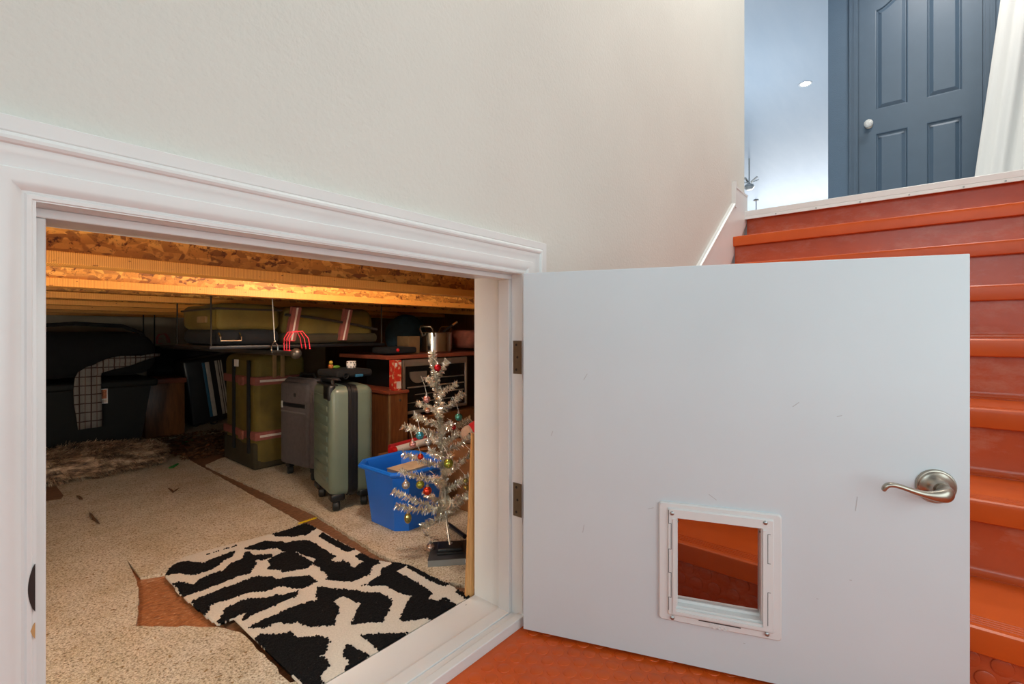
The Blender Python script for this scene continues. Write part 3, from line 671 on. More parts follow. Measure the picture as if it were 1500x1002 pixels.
# --- small litter
m = MB(); a = floor_pt(437, 769, CZ); b = floor_pt(463, 760.5, CZ); ax = (b-a)
yt = [a+ax*(k/40)+Vector((0, 0, .004)) for k in range(41)]
for k in range(260):
    p = a+ax*random.random()+Vector((0, 0, .005)); d = Vector((random.gauss(0, 1), random.gauss(0, 1), random.gauss(.3, 1))).normalized()*.0065
    s = d.cross(ax).normalized()*.0008; m.quad(p-s, p+s, p+d+s*.3, p+d-s*.3)
m.tube(yt, .0014, 6)
tag(m.build('pipe_cleaner', M['yellow'], fix=False), 'yellow fuzzy pipe cleaner lying at the far rug corner', 'pipe cleaner')
for (pp, lab) in ((((131, 752), (137, 761), (146, 769)), 'curled brown twig on the carpet left of the rug'), (((246, 716), (254, 722), (262, 716)), 'dark dry leaf scrap on the carpet before the fur cushion'), (((112, 727), (118, 731), (121, 733)), 'small dry leaf scrap on the carpet left of the dark twig')):
    m = MB(); q = [floor_pt(u, v, CZ)+Vector((0, 0, .004)) for u, v in pp]; m.tube([q[0], (q[0]+q[1])/2+Vector((0, .003, .002)), q[1], (q[1]+q[2])/2, q[2]], [.001, .004, .005, .004, .001], 6)
    tag(m.build('leaf_scrap', M['twig']), lab, 'dry leaf')
def bit(u0, v0, u1, v1, mat, name, lab, cat, h=.006, z=.002):
    a, b = floor_pt(u0, v0, z), floor_pt(u1, v1, z); d = (b-a); n = Vector((-d.y, d.x, 0)).normalized()*.012
    m = MB(); m.rings([[a+n+Vector((0,0,0)), a-n, b-n*.6, b+n*.6], [a+n*.8+Vector((0,0,h)), a-n*.7+Vector((0,0,h*.7)), b-n*.4+Vector((0,0,h)), b+n*.5+Vector((0,0,h*.6))]]); tag(m.build(name, mat), lab, cat)
bit(250, 686, 260, 680, M['green'], 'plastic_scrap', 'green plastic scrap at the end of the fur cushion', 'scrap', z=CZ)
bit(264, 650, 282, 645, M['green'], 'plastic_scrap', 'green plastic scrap among the dry leaf litter', 'scrap')
bit(265, 659, 270, 655, M['dust_red'], 'paper_scrap', 'orange paper scrap among the dry leaf litter', 'scrap', h=.014)
m = MB()
for k in range(1500):
    u = random.uniform(.88, 1.35); v = random.uniform(3.28, 4.15)
    if u < .9+ (v-3.3)*.05 or (u > 1.08 and v < 3.25): continue
    p = Vector((u, v, random.uniform(.020, .027))); a = random.uniform(0, 6.28); L = random.uniform(.008, .022); w = L*.4
    d = Vector((math.cos(a), math.sin(a), random.uniform(-.4, .4)))*L; s = Vector((-math.sin(a), math.cos(a), random.uniform(-.5, .5)))*w
    m.quad(p-d, p+s, p+d, p-s)
tag(m.build('leaf_litter', M['leafbits'], smooth=0, fix=False), 'brown leaf litter on the dark floor behind the brown gap', 'leaf litter', kind='stuff')

# --- fur cushion
fc = thing('fur_cushion', 'long brown faux fur cushion on the carpet before the dark tote', 'cushion', (.40, 3.45, CZ))
m = MB(); nu, nv = 48, 28; cx, cy = .33, 3.45; grid = []
def se(a, n): c = math.cos(a); return math.copysign(abs(c)**n, c)
def ss(a, n): c = math.sin(a); return math.copysign(abs(c)**n, c)
for j in range(nv+1):
    ph = -math.pi/2+math.pi*j/nv; row = []
    for i in range(nu):
        th = 2*math.pi*i/nu; r1 = max(math.cos(ph), 1e-3)**.5
        x = .51*se(th, .5)*r1; y = .20*ss(th, .6)*r1; z = .066+.066*ss(ph, .75)*(1+.10*math.sin(x*13)+.08*math.sin(y*21+x*5))
        row.append(Vector((cx+x, cy+y, CZ+max(z, .0))))
    grid.append(row)
m.rings(grid); m.build('cushion_body', M['fur'], fc, smooth=80)
m = MB()
for k in range(15000):
    j = random.randrange(6, nv); i = random.randrange(nu); p = grid[j][i].lerp(grid[j][(i+1) % nu], random.random()).lerp(grid[min(j+1, nv)][i], random.random())
    if p.x < .05 and random.random() < .7: continue
    nrm = Vector(((p.x-cx)*.25/.26, (p.y-cy)/.04*.05, (p.z-.07)/.01*.12)).normalized()
    d = (nrm*.5+Vector((.5+.5*math.sin(p.x*23+p.y*9), -.8, random.uniform(-.5, .2)))*.75+Vector((random.gauss(0, .28), random.gauss(0, .28), random.gauss(0, .28)))).normalized()
    L = random.uniform(.022, .045); s = d.cross(Vector((random.gauss(0, 1), random.gauss(0, 1), 1))).normalized()*.0016
    p1 = p+d*L*.55; p2 = p+d*L+Vector((0, 0, -.008)); p2.z = max(p2.z, CZ+.001); p1.z = max(p1.z, CZ+.001)
    m.quad(p-s, p+s, p1+s*.8, p1-s*.8); m.quad(p1-s*.8, p1+s*.8, p2+s*.15, p2-s*.15)
m.build('fur', M['fur'], fc, smooth=0, fix=False)

# --- helper for casters
def caster(root, x, y, name='wheel', r=.025, mat=None, w=.014):
    m = MB(); m.lathe([(0, -w), (r-.004, -w), (r, -w+.004), (r, w-.004), (r-.004, w), (0, w)], 20, Matrix.Translation((x, y, r)) @ Matrix.Rotation(R(90), 4, 'Y') @ Matrix.Rotation(R(20), 4, 'X'))
    return m.build(name, mat or M['rubber_black'], root, world=False)
# --- green hard-shell suitcase
e = (Vector((1.04, 1.87, 0)), R(-13)); ex = Vector((math.cos(e[1]), math.sin(e[1]), 0)); ey = Vector((-math.sin(e[1]), math.cos(e[1]), 0))
W, D, ZB, ZT = .190, .285, .062, .532
base = e[0]+ex*W/2+ey*D/2; base.z = CZ
gs = thing('suitcase', 'sage green hard-shell suitcase with black zipper band beside the blue tub', 'suitcase', base, e[1])
m = MB()
for sx in (-1, 1):
    lo = (-W/2 if sx < 0 else .021, -D/2, ZB); hi = (-.021 if sx < 0 else W/2, D/2, ZT)
    m.box((-W/2, -D/2, ZB), (W/2, D/2, ZT), .036, 6) if sx < 0 else None
shell = m.build('shell', M['green_shell'], gs, world=False, smooth=60)
for k in range(9):
    z = ZB+.06+k*.043; MB().box((-W/2-.0022, -D/2+.045, z), (-W/2+.004, D/2-.045, z+.024), .002).build('rib', M['green_shell'], shell, world=False)
m = MB(); b = .0
def rr2(a, zc0, zc1, r, x, n=6):
    pts = []
    for (cy, cz, an) in ((-a+r, zc0+r, 180), (a-r, zc0+r, 270), (a-r, zc1-r, 0), (-a+r, zc1-r, 90)):
        for k in range(n+1): pts.append((x, cy+r*math.cos(R(an+90*k/n)), cz+r*math.sin(R(an+90*k/n))))
    return pts
for xa, xb, o in ((-.022, .022, .0025), (-.009, .009, .005)):
    m.rings([rr2(D/2+o-.004, ZB-o+.004, ZT+o-.004, .034, xa), rr2(D/2+o, ZB-o, ZT+o, .036, xa+.002), rr2(D/2+o, ZB-o, ZT+o, .036, xb-.002), rr2(D/2+o-.004, ZB-o+.004, ZT+o-.004, .034, xb)])
m.build('zipper_band', M['black'], gs, world=False)
for x in (-W/2+.035, W/2-.035):
    for y in (-D/2+.035, D/2-.035):
        c = caster(gs, x, y)
        MB().box((x-.030, y-.030, .044), (x+.030, y+.030, ZB+.016), .010, 3).build('wheel_housing', M['black'], c, world=False)
m = MB(); m.box((-W/2-.004, -D/2-.004+.02, ZT-.062), (-W/2+.03, -D/2+.10, ZT+.008), .012, 3); m.box((-W/2+.01, -.10, ZT-.002), (-W/2+.045, .11, ZT+.006), .003)
m.build('handle_housing', M['black'], gs, world=False)
m = MB(); m.tube([(-W/2+.028, -.085, ZT), (-W/2+.028, -.08, ZT+.018), (-W/2+.028, .08, ZT+.018), (-W/2+.028, .085, ZT)], .008, 8); m.build('carry_handle', M['black'], gs, world=False)
# --- grey cloth suitcase
gr_ = thing('suitcase', 'grey cloth suitcase with a front pocket standing left of the green one', 'suitcase', (1.282, 2.485, CZ), R(7))
gx, gy, gb, gt = .19, .285, .055, .522
body = MB().box((-gx/2, -gy/2, gb), (gx/2, gy/2, gt), .035, 5).build('body', M['grey_cloth'], gr_, world=False, smooth=60)
MB().box((-gx/2-.014, -gy/2+.03, gb+.012), (-gx/2+.02, gy/2-.012, gt-.02), .02, 4).build('front_pocket', M['grey_cloth'], body, world=False, smooth=60)
MB().box((-gx/2-.0152, -gy/2+.05, gt-.150), (-gx/2-.008, gy/2-.025, gt-.128), .002).build('pocket_zipper', M['black'], body, world=False)
MB().box((-gx/2-.0150, -gy/2+.045, gt-.180), (-gx/2-.009, gy/2-.022, gt-.172), .001).build('pocket_seam', M['grey_trim'], body, world=False)
MB().box((-gx/2-.018, gy/2-.040, gt-.158), (-gx/2-.012, gy/2-.028, gt-.122), .002).build('zipper_pull', M['silver_stripe'], body, world=False)
MB().lathe([(0, 0), (.011, 0), (.010, .0015), (0, .0015)], 20, T3((-gx/2-.0138, -.005, gt-.085), ry=R(-90))).build('badge', M['black'], body, world=False)
m = MB(); m.rings([rr2(gy/2-.004, gb+.003, gt-.003, .03, -gx/2+.026), rr2(gy/2+.002, gb-.002, gt+.002, .034, -gx/2+.029), rr2(gy/2+.002, gb-.002, gt+.002, .034, -gx/2+.033), rr2(gy/2-.004, gb+.003, gt-.003, .03, -gx/2+.036)]); m.build('piping', M['grey_trim'], gr_, world=False)
for x in (-gx/2+.03, gx/2-.03):
    for y in (-gy/2+.035, gy/2-.035):
        c = caster(gr_, x, y, r=.021); MB().box((x-.016, y-.018, .038), (x+.016, y+.018, gb+.012), .005).build('wheel_housing', M['black'], c, world=False)
m = MB(); m.tube([(-.03, -.07, gt-.004), (-.03, -.06, gt+.018), (-.03, .06, gt+.018), (-.03, .07, gt-.004)], .008, 8); m.build('carry_handle', M['black'], gr_, world=False)

# --- olive duffel standing on end
od = thing('duffel_bag', 'olive canvas bag with red and white straps standing behind the grey suitcase', 'duffel bag', (1.25, 3.0, CZ))
ox0, ox1, oy0, oy1, oz = 1.10, 1.39, 2.77, 3.22, .645
m = MB(); m.box((ox0, oy0, CZ+.012), (ox1, oy1, oz), .045, 5); bmesh.ops.subdivide_edges(m.bm, edges=m.bm.edges[:], cuts=2, use_grid_fill=True); m.jitter(.010, 9); ob = m.build('body', M['olive'], od, smooth=70)
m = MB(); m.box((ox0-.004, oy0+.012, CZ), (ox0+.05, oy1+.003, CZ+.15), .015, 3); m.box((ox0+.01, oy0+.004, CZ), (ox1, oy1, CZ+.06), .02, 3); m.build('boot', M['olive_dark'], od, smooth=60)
for zc in (.20, .505):
    m = MB(); m.box((ox0-.006, oy0-.010, zc-.024), (ox1+.006, oy1+.006, zc+.024), .008); s = m.build('strap', M['strap_red'], od)
    MB().box((ox0+.02, oy0-.0125, zc-.006), (ox1-.02, oy0-.0098, zc+.006)).build('stripe', M['strap_white'], s, smooth=0)
    MB().box((ox0-.022, 2.90, zc-.03), (ox0-.004, 2.955, zc+.02), .006).build('buckle', M['dust_red'], s)
for y in (2.84, 3.05): 
    m = MB(); m.box((ox0-.014, y-.016, .10), (ox0-.003, y+.016, .62), .004); m.build('web_strap', M['blackcloth'], od)
for x in (1.20, 1.245): MB().box((x-.011, oy0-.012, .52), (x+.011, oy0-.002, .655), .003).build('handle_strap', M['tan'], od)
MB().box((ox0-.012, 2.985, .578), (ox0-.006, 3.04, .618)).build('paper_tag', M['label_white'], od, smooth=0)
# --- olive bags near the joists, on a hanging shelf
hs = thing('hanging_shelf', 'dark board slung under the joists carrying the olive bags', 'shelf', (1.1, 2.3, .708))
MB().box((.66, 2.085, .708), (1.46, 2.54, .722), .003).build('board', M['black'], hs)
for x in (.67, 1.45):
    for y in (2.10, 2.52): MB().tube([(x, y, .722), (x, y, 1.16)], .003, 6).build('hanger', M['cord'], hs)
us = thing('suitcase', 'olive suitcase lying flat under the joists above the hanging pole', 'suitcase', (.82, 2.3, .724))
m = MB(); m.box((.690, 2.105, .7235), (.940, 2.52, .790), .028, 4); m.build('base_shell', M['blackcloth'], us, smooth=60)
m = MB(); m.box((.690, 2.105, .784), (.940, 2.52, .893), .028, 4); bmesh.ops.subdivide_edges(m.bm, edges=m.bm.edges[:], cuts=2, use_grid_fill=True); m.jitter(.006, 9); m.build('olive_top', M['olive'], us, smooth=70)
MB().box((.684, 2.098, .866), (.946, 2.527, .874), .002).build('piping', M['cord'], us)
MB().box((.680, 2.20, .815), (.692, 2.30, .842), .003).build('side_patch', M['tan'], us)
m = MB(); m.tube([(.700, 2.108, .772), (.700, 2.090, .756), (.700, 2.088, .742), (.775, 2.088, .742), (.775, 2.090, .756), (.775, 2.108, .772)], .004, 8); m.build('carry_handle', M['steel'], us)
ud = thing('duffel_bag', 'olive canvas duffel bag with two red straps lying under the joists', 'duffel bag', (1.19, 2.3, .724))
m = MB(); m.box((.955, 2.105, .735), (1.425, 2.52, .893), .06, 5); bmesh.ops.subdivide_edges(m.bm, edges=m.bm.edges[:], cuts=2, use_grid_fill=True); m.jitter(.009, 8); m.build('body', M['olive'], ud, smooth=70)
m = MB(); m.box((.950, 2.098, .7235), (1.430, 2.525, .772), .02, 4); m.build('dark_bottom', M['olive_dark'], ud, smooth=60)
m = MB(); m.tube([(.955, 2.098, .852), (1.06, 2.090, .845), (1.18, 2.088, .830), (1.30, 2.090, .812), (1.42, 2.098, .790)], .006, 8); m.build('piping', M['cord'], ud)
for xa, xb in ((1.005, .975), (1.258, 1.222)):
    w = .019
    m = MB(); m.rings([[(xa-w, 2.085, .885), (xa+w, 2.085, .885), (xa+w, 2.11, .892), (xa-w, 2.11, .892)], [(xb-w, 2.080, .738), (xb+w, 2.080, .738), (xb+w, 2.105, .738), (xb-w, 2.105, .738)]]); st_ = m.build('strap', M['strap_red'], ud)
    MB().rings([[(xa-.003, 2.0825, .884), (xa+.004, 2.0825, .884), (xa+.004, 2.086, .884), (xa-.003, 2.086, .884)], [(xb-.003, 2.0775, .739), (xb+.004, 2.0775, .739), (xb+.004, 2.082, .739), (xb-.003, 2.082, .739)]]).build('stripe', M['strap_white'], st_)

# --- hanging pipe with red wire cages
pa, pb = Vector((.877, 1.84, .693)), Vector((1.08, 4.45, .662))
m = MB(); m.tube([pa, pb], .011, 12); hp = tag(m.build('hanging_pipe', M['pipe']), 'dark metal pole slung under the joists with a knob at its near end', 'pole')
m = MB(); dr = (pa-pb).normalized(); m.sphere(pa+dr*.008, .021, 20, 12); m.build('knob', M['pipe'], hp)
def cage(c, lab):
    o = thing('wire_cage', lab, 'wire cage', c, group='red wire cages on the hanging pole')
    for k, dy in enumerate((-.022, .0, .022)):
        w = .036; pts = [(c[0]-w, c[1]+dy, c[2]-.035), (c[0]-w, c[1]+dy, c[2]+.012), (c[0]-w*.6, c[1]+dy, c[2]+.036), (c[0]+w*.4, c[1]+dy, c[2]+.040), (c[0]+w*.9, c[1]+dy*1.5, c[2]+.012), (c[0]+w*1.1, c[1]+dy*1.5, c[2]-.03)]
        MB().tube(pts, .0017, 6).build('hoop', M['red_wire'], o)
    for z in (-.034, .004): 
        MB().tube([(c[0]-.036, c[1]-.022, c[2]+z), (c[0]-.036, c[1]+.022, c[2]+z), (c[0]+.004, c[1]+.022, c[2]+z-.002)], .0017, 6).build('cross_wire', M['red_wire'], o)
    return o
cage(pa+Vector((.004, .0, .047)), 'red wire cage hanging at the near end of the dark pole')
cage(Vector((1.08, 4.42, .725)), 'red wire cage hanging at the far end of the dark pole')
hk = thing('hook_wire', 'white string and metal clip holding the near end of the dark pole', 'hook', (.894, 2.056, .69))
m = MB(); sp = pa.lerp(pb, .083); tp = Vector((sp.x-.012, sp.y, 1.163)); m.tube([tp, tp.lerp(sp, .5)+Vector((-.004, 0, 0)), sp+Vector((0, 0, .045))], .0018, 6); m.build('string', M['white_string'], hk)
m = MB(); m.tube([sp+Vector((-.013*math.sin(a)*1.0, 0, .016+.026*-math.cos(a))) for a in [2*math.pi*k/16 for k in range(16)]], .0025, 6, loop=True); m.sphere(sp+Vector((0, 0, .046)), .006, 10, 8); m.build('clip', M['steel'], hk)
for dx, lab in ((-.075, 'dark cord left of the other, dropping from the far joist to the pole'), (-.008, 'dark cord nearest the far red cage, dropping from the joist to the pole')):
    m = MB(); m.tube([(1.02+dx, 4.35, JZ+.02), (1.02+dx, 4.35, .655)], .004, 6); tag(m.build('support_wire', M['cord']), lab, 'wire')

# --- tote, black bag, plaid cloth
tt = thing('storage_tote', 'charcoal plastic storage tote behind the fur cushion', 'storage tote', (.5, 4.0, 0))
m = MB(); q = lambda x0, x1, y0, y1, z: [(x0, y0, z), (x1, y0, z), (x1, y1, z), (x0, y1, z)]
m.rings([q(.02, .80, 3.79, 4.15, CZ), q(-.02, .855, 3.75, 4.19, .44)]); m.build('tub', M['tote'], tt, smooth=0)
MB().box((-.05, 3.72, .435), (.885, 4.22, .480), .012, 3).build('lid', M['tote'], tt)
lb = MB().box((.595, 3.742, .345), (.638, 3.749, .438)).build('label', M['label_white'], tt, smooth=0)
MB().box((.600, 3.740, .376), (.632, 3.7425, .430)).build('picture', M['label_photo'], lb, smooth=0)
MB().box((.601, 3.740, .352), (.631, 3.7425, .368)).build('print', M['strap_white'], lb, smooth=0)
bb = thing('travel_bag', 'large black travel bag lying on the charcoal tote', 'bag', (.5, 4.0, .48))
m = MB(); m.box((-.10, 3.76, .502), (.90, 4.20, .775), .11, 6); m.jitter(.018, 4); m.build('body', M['blackcloth'], bb, smooth=70)
m = MB(); m.tube([(.25, 3.82, .74), (.30, 3.80, .81), (.50, 3.79, .828), (.72, 3.80, .815), (.82, 3.82, .77), (.86, 3.85, .70)], .012, 8); m.build('handle', M['blackcloth'], bb)
def ribbon(path, wdir, w, th):
    m = MB(); rows = []
    for i, p in enumerate(path):
        ww = w[i] if isinstance(w, list) else w; d = wdir[i].normalized()
        rows.append([p+d*ww*(k/8-.5)+Vector((0, -.006*math.sin(k*1.3+i*.7), 0)) for k in range(9)])
    m.rings(rows, closed=False, caps=False); return m
pl = thing('plaid_cloth', 'grey and brown plaid cloth draped over the front of the charcoal tote', 'cloth', (.5, 3.73, .2))
yy = 3.705
pth = [plane_y(u, v, y) for u, v, y in ((132, 627, yy), (131, 610, yy), (129, 590, yy), (128, 570, yy), (129, 552, yy), (132, 541, yy-.005), (138, 534, yy+.0))]
m = ribbon(pth, [Vector((1, 0, .03))]*5+[Vector((1, 0, .25)), Vector((1, 0, .5))], [.105, .115, .125, .125, .118, .11, .10], .004); o = m.build('hanging_end', M['plaid'], pl, smooth=80); o.modifiers.new('s', 'SOLIDIFY').thickness = .006
pth = [plane_y(u, v, y) for u, v, y in ((140, 541, yy-.012), (155, 535, yy-.010), (172, 531, yy-.012), (190, 529, yy-.010), (205, 526, yy), (220, 522, yy+.02), (233, 519, yy+.05))]
m = ribbon(pth, [Vector((.3, 0, 1))]*7, [.075, .082, .08, .07, .045, .035, .02], .004); o = m.build('sleeve', M['plaid'], pl, smooth=80); o.modifiers.new('s', 'SOLIDIFY').thickness = .008
# reddish chest
ch = thing('wooden_chest', 'dark reddish brown box between the tote and the black suitcase', 'box', (1.03, 4.35, CZ))
MB().box((.925, 4.20, CZ), (1.165, 4.50, .40), .004).build('body', M['wood_brown'], ch); MB().box((.915, 4.19, .40), (1.175, 4.51, .435), .004).build('lid', M['wood_red'], ch)
# striped black suitcase, leaning
bs = thing('suitcase', 'black suitcase with blue and silver stripes leaning at the back', 'suitcase', (1.47, 4.54, CZ), R(0))
lean = Matrix.Translation((.0, 0, .03)) @ Matrix.Rotation(R(-8), 4, 'Y')
MB().box((-.20, -.13, .0), (.20, .13, .54), .03, 4, mat=lean).build('body', M['black'], bs, world=False, smooth=60)
for xa, xb, mt in ((-.062, -.042, 'blue_stripe'), (-.040, -.010, 'silver_stripe'), (.030, .050, 'silver_stripe'), (.056, .066, 'silver_stripe'), (.072, .082, 'silver_stripe')):
    MB().box((xa, -.134, .05), (xb, -.128, .50), .002, mat=lean).build('stripe', M[mt], bs, world=False)
for x in (-.035, -.16):
    m = MB(); m.lathe([(.0, -.01), (.026, -.01), (.03, -.006), (.03, .006), (.026, .01), (.0, .01)], 20, Matrix.Translation((x, -.10, .032)) @ Matrix.Rotation(R(90), 4, 'X')); c = m.build('wheel', M['rubber_black'], bs, world=False)
    m = MB(); m.lathe([(.012, .0), (.019, .0), (.019, .003), (.012, .003)], 20, Matrix.Translation((x, -.110, .032)) @ Matrix.Rotation(R(90), 4, 'X')); m.build('hub_ring', M['steel'], c, world=False)
# dark low box row behind, closing the view under the pole
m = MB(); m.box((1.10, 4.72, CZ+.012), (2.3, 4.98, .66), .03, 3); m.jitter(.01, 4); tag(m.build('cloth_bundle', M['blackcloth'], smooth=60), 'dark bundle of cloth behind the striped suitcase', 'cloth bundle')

# --- blue tub with a book
tb_ = thing('tub', 'blue plastic tub standing on the carpet left of the tinsel tree', 'tub', (1.225, 1.60, CZ))
def octo(x0, x1, y0, y1, c, z): return [(x0+c, y0, z), (x1-c, y0, z), (x1, y0+c, z), (x1, y1-c, z), (x1-c, y1, z), (x0+c, y1, z), (x0, y1-c, z), (x0, y0+c, z)]
m = MB(); prf = [(0, CZ), (.022, .222), (.024, .224), (.040, .232), (.043, .240), (.040, .247), (.033, .249), (.024, .243), (.017, .225), (-.006, CZ+.006)]
m.rings([octo(1.112-o, 1.322+o, 1.487-o, 1.715+o, .038+o*.25, z) for o, z in prf]); m.build('shell', M['blue_tub'], tb_, smooth=22)
bk = thing('book', 'pale book wedged inside the rim of the blue tub', 'book', (1.16, 1.56, .2))
q = Matrix.Translation((1.170, 1.535, .226)) @ Matrix.Rotation(R(3), 4, 'Z')
MB().box((-.040, -.030, -.006), (.10, .06, .010), mat=q).build('pages', M['book'], bk, smooth=0)
MB().box((-.042, -.032, .0105), (.102, .062, .013), mat=q).build('cover', M['book_cover'], bk, smooth=0)
MB().box((-.042, -.032, -.0085), (.102, .062, -.0065), mat=q).build('cover', M['label_white'], bk, smooth=0)
# --- cartons, cabinet, toaster oven, shelf
def carton(name, lo, hi, mat, lab, cat, lidmat=None, flap=True):
    o = thing(name, lab, cat, ((lo[0]+hi[0])/2, (lo[1]+hi[1])/2, lo[2]))
    MB().box(lo, hi, .003).build('body', M[mat], o, smooth=0)
    if flap:
        MB().box((lo[0]+.004, lo[1]-.001, hi[2]), (hi[0]-.004, (lo[1]+hi[1])/2-.001, hi[2]+.003)).build('flap', M[lidmat or mat], o, smooth=0)
        MB().box((lo[0]+.004, (lo[1]+hi[1])/2+.001, hi[2]), (hi[0]-.004, hi[1]+.001, hi[2]+.003)).build('flap', M[lidmat or mat], o, smooth=0)
    return o
carton('carton', (1.30, 1.81, CZ), (1.72, 1.915, .205), 'cardboard', 'low brown carton behind the blue tub', 'carton')
carton('carton', (1.43, 1.40, CZ), (1.72, 1.60, .285), 'cardboard', 'brown carton behind the tinsel tree carrying the plush', 'carton')
cb = thing('wooden_box', 'narrow brown wooden box behind the green suitcase', 'box', (1.44, 2.1, CZ))
MB().box((1.38, 1.935, CZ), (1.490, 2.30, .475), .003).build('body', M['wood_brown'], cb, smooth=0); MB().box((1.372, 1.927, .475), (1.494, 2.31, .490), .003).build('lid', M['wood_red'], cb, smooth=0)
MB().box((1.376, 1.931, CZ+.01), (1.386, 1.941, .47)).build('corner_edge', M['tan'], cb, smooth=0)
MB().box((1.435, 1.931, .438), (1.447, 1.936, .448)).build('catch', M['steel'], cb, smooth=0)
rb = thing('package', 'narrow red and cream package standing left of the toaster oven', 'package', (1.43, 1.955, .490))
MB().box((1.408, 1.935, .491), (1.452, 1.975, .640), .001).build('box', M['redbox'], rb, smooth=0)
MB().box((1.422, 1.9335, .50), (1.448, 1.936, .535)).build('printed_panel', M['strap_white'], rb, smooth=0)
MB().box((1.412, 1.9335, .608), (1.426, 1.936, .626)).build('printed_panel', M['strap_white'], rb, smooth=0)
MB().box((1.434, 1.9335, .618), (1.449, 1.936, .630)).build('printed_panel', M['strap_white'], rb, smooth=0)
lc = carton('carton', (1.53, 1.97, CZ), (2.05, 2.35, .333), 'wood_brown', 'brown box holding up the toaster oven', 'carton', flap=False)
to_ = thing('toaster_oven', 'steel framed toaster oven with dark glass behind the tinsel tree', 'toaster oven', (1.74, 2.15, .334))
tx0, tx1, ty0, tz0, tz1 = 1.498, 1.965, 2.0, .345, .640
MB().box((tx0, ty0+.01, tz0), (tx1, 2.32, tz1), .018, 3).build('body', M['black'], to_)
m = MB()
m.box((tx0+.004, ty0-.008, tz0+.006), (tx0+.024, ty0+.012, tz1-.004), .006); m.box((tx1-.02, ty0-.008, tz0+.006), (tx1-.002, ty0+.012, tz1-.004), .006)
m.box((tx0+.004, ty0-.008, tz1-.042), (tx1-.002, ty0+.012, tz1-.004), .008); m.box((tx0+.004, ty0-.008, tz0+.006), (tx1-.002, ty0+.012, tz0+.024), .006); m.build('door_frame_metal', M['oven_body'], to_)
MB().box((tx0+.022, ty0-.003, tz0+.02), (tx1-.018, ty0+.009, tz1-.03)).build('glass', M['oven_glass'], to_, smooth=0)
for k in range(4): MB().tube([(tx0+.035+.05*(k % 2), ty0-.006, tz0+.065+k*.04), (tx1-.03, ty0-.006, tz0+.063+k*.04)], .0026 if k != 2 else .004, 6).build('rack', M['oven_body'], to_)
m = MB(); pts = [(tx0+.105+.055*math.cos(R(a)), tz1-.085+.045*math.sin(R(a))) for a in range(180, 361, 15)]+[(tx0+.160, tz1-.070), (tx0+.05, tz1-.070)]
m.prism(pts, 1, ty0-.010, ty0-.003); m.build('handle_cup', M['oven_body'], to_)
for x in (tx0+.04, tx1-.04): MB().box((x-.012, ty0+.03, .334), (x+.012, 2.28, .347)).build('foot', M['black'], to_, smooth=0)
struct_sh = tag(MB().box((1.40, 1.985, .6405), (2.30, 2.42, .660), .002).build('shelf_board', M['wood_red'], smooth=0), 'reddish brown shelf board lying on the toaster oven', 'shelf board')
pt_ = thing('cooking_pot', 'lidless steel cooking pot standing on the red shelf board', 'cooking pot', (1.83, 2.12, .660))
m = MB(); m.lathe([(0, .661), (.088, .661), (.094, .667), (.095, .772), (.099, .775), (.098, .777), (.092, .775), (.091, .67), (0, .666)], 40, T3((1.83, 2.12, 0))); m.build('bowl', M['steel'], pt_)
for s in (-1, 1):
    c = Vector((1.83, 2.12, 0)); a = R(205) if s < 0 else R(20); dd = Vector((math.cos(a), math.sin(a), 0)); nn = Vector((-dd.y, dd.x, 0))
    m = MB(); m.tube([c+dd*.094+nn*.036+Vector((0, 0, .755)), c+dd*.125+nn*.038+Vector((0, 0, .795)), c+dd*.13+nn*.03+Vector((0, 0, .808)), c+dd*.13-nn*.03+Vector((0, 0, .808)), c+dd*.125-nn*.038+Vector((0, 0, .795)), c+dd*.094-nn*.036+Vector((0, 0, .755))], .0055, 10); m.build('handle', M['steel'], pt_)
ld = thing('ladle', 'black handled ladle resting in the steel cooking pot', 'ladle', (1.82, 2.12, .69))
MB().tube([(1.81, 2.13, .70), (1.88, 2.09, .79), (1.93, 2.06, .83)], .006, 8).build('handle', M['black'], ld); MB().sphere((1.805, 2.135, .70), .028, 14, 8, (1, 1, .6)).build('bowl', M['steel'], ld)
MB().tube([(1.915, 2.069, .818), (1.94, 2.055, .838)], .008, 8).build('tip', M['steel'], ld)
tc = carton('carton', (1.62, 2.10, .661), (1.70, 2.2, .755), 'tan', 'small tan carton left of the cooking pot', 'carton', flap=False)
m = MB(); m.sphere((1.785, 2.33, .755), .15, 28, 16, (.98, .46, .85)); m.bm.verts.ensure_lookup_table()
for v in m.bm.verts: v.co.z = max(v.co.z, .668)
m.jitter(.005, 10); tag(m.build('cloth_bag', M['teal_cloth'], smooth=70), 'dark teal rounded bag on the shelf board behind the cooking pot', 'bag')
m = MB(); m.box((1.42, 2.0, .668), (1.60, 2.15, .700), .012, 3); m.jitter(.004, 9); bl = tag(m.build('lunch_bag', M['blackcloth'], smooth=60), 'black soft bag at the left end of the shelf board', 'bag')
MB().sphere((1.475, 1.996, .686), .009, 12, 8).build('red_button', M['red'], bl)
m = MB(); m.box((2.02, 2.02, .680), (2.22, 2.2, .79), .03, 4); m.jitter(.018, 12); tag(m.build('folded_cloth', M['dust_red'], smooth=60), 'rust red folded cloth right of the cooking pot', 'cloth')
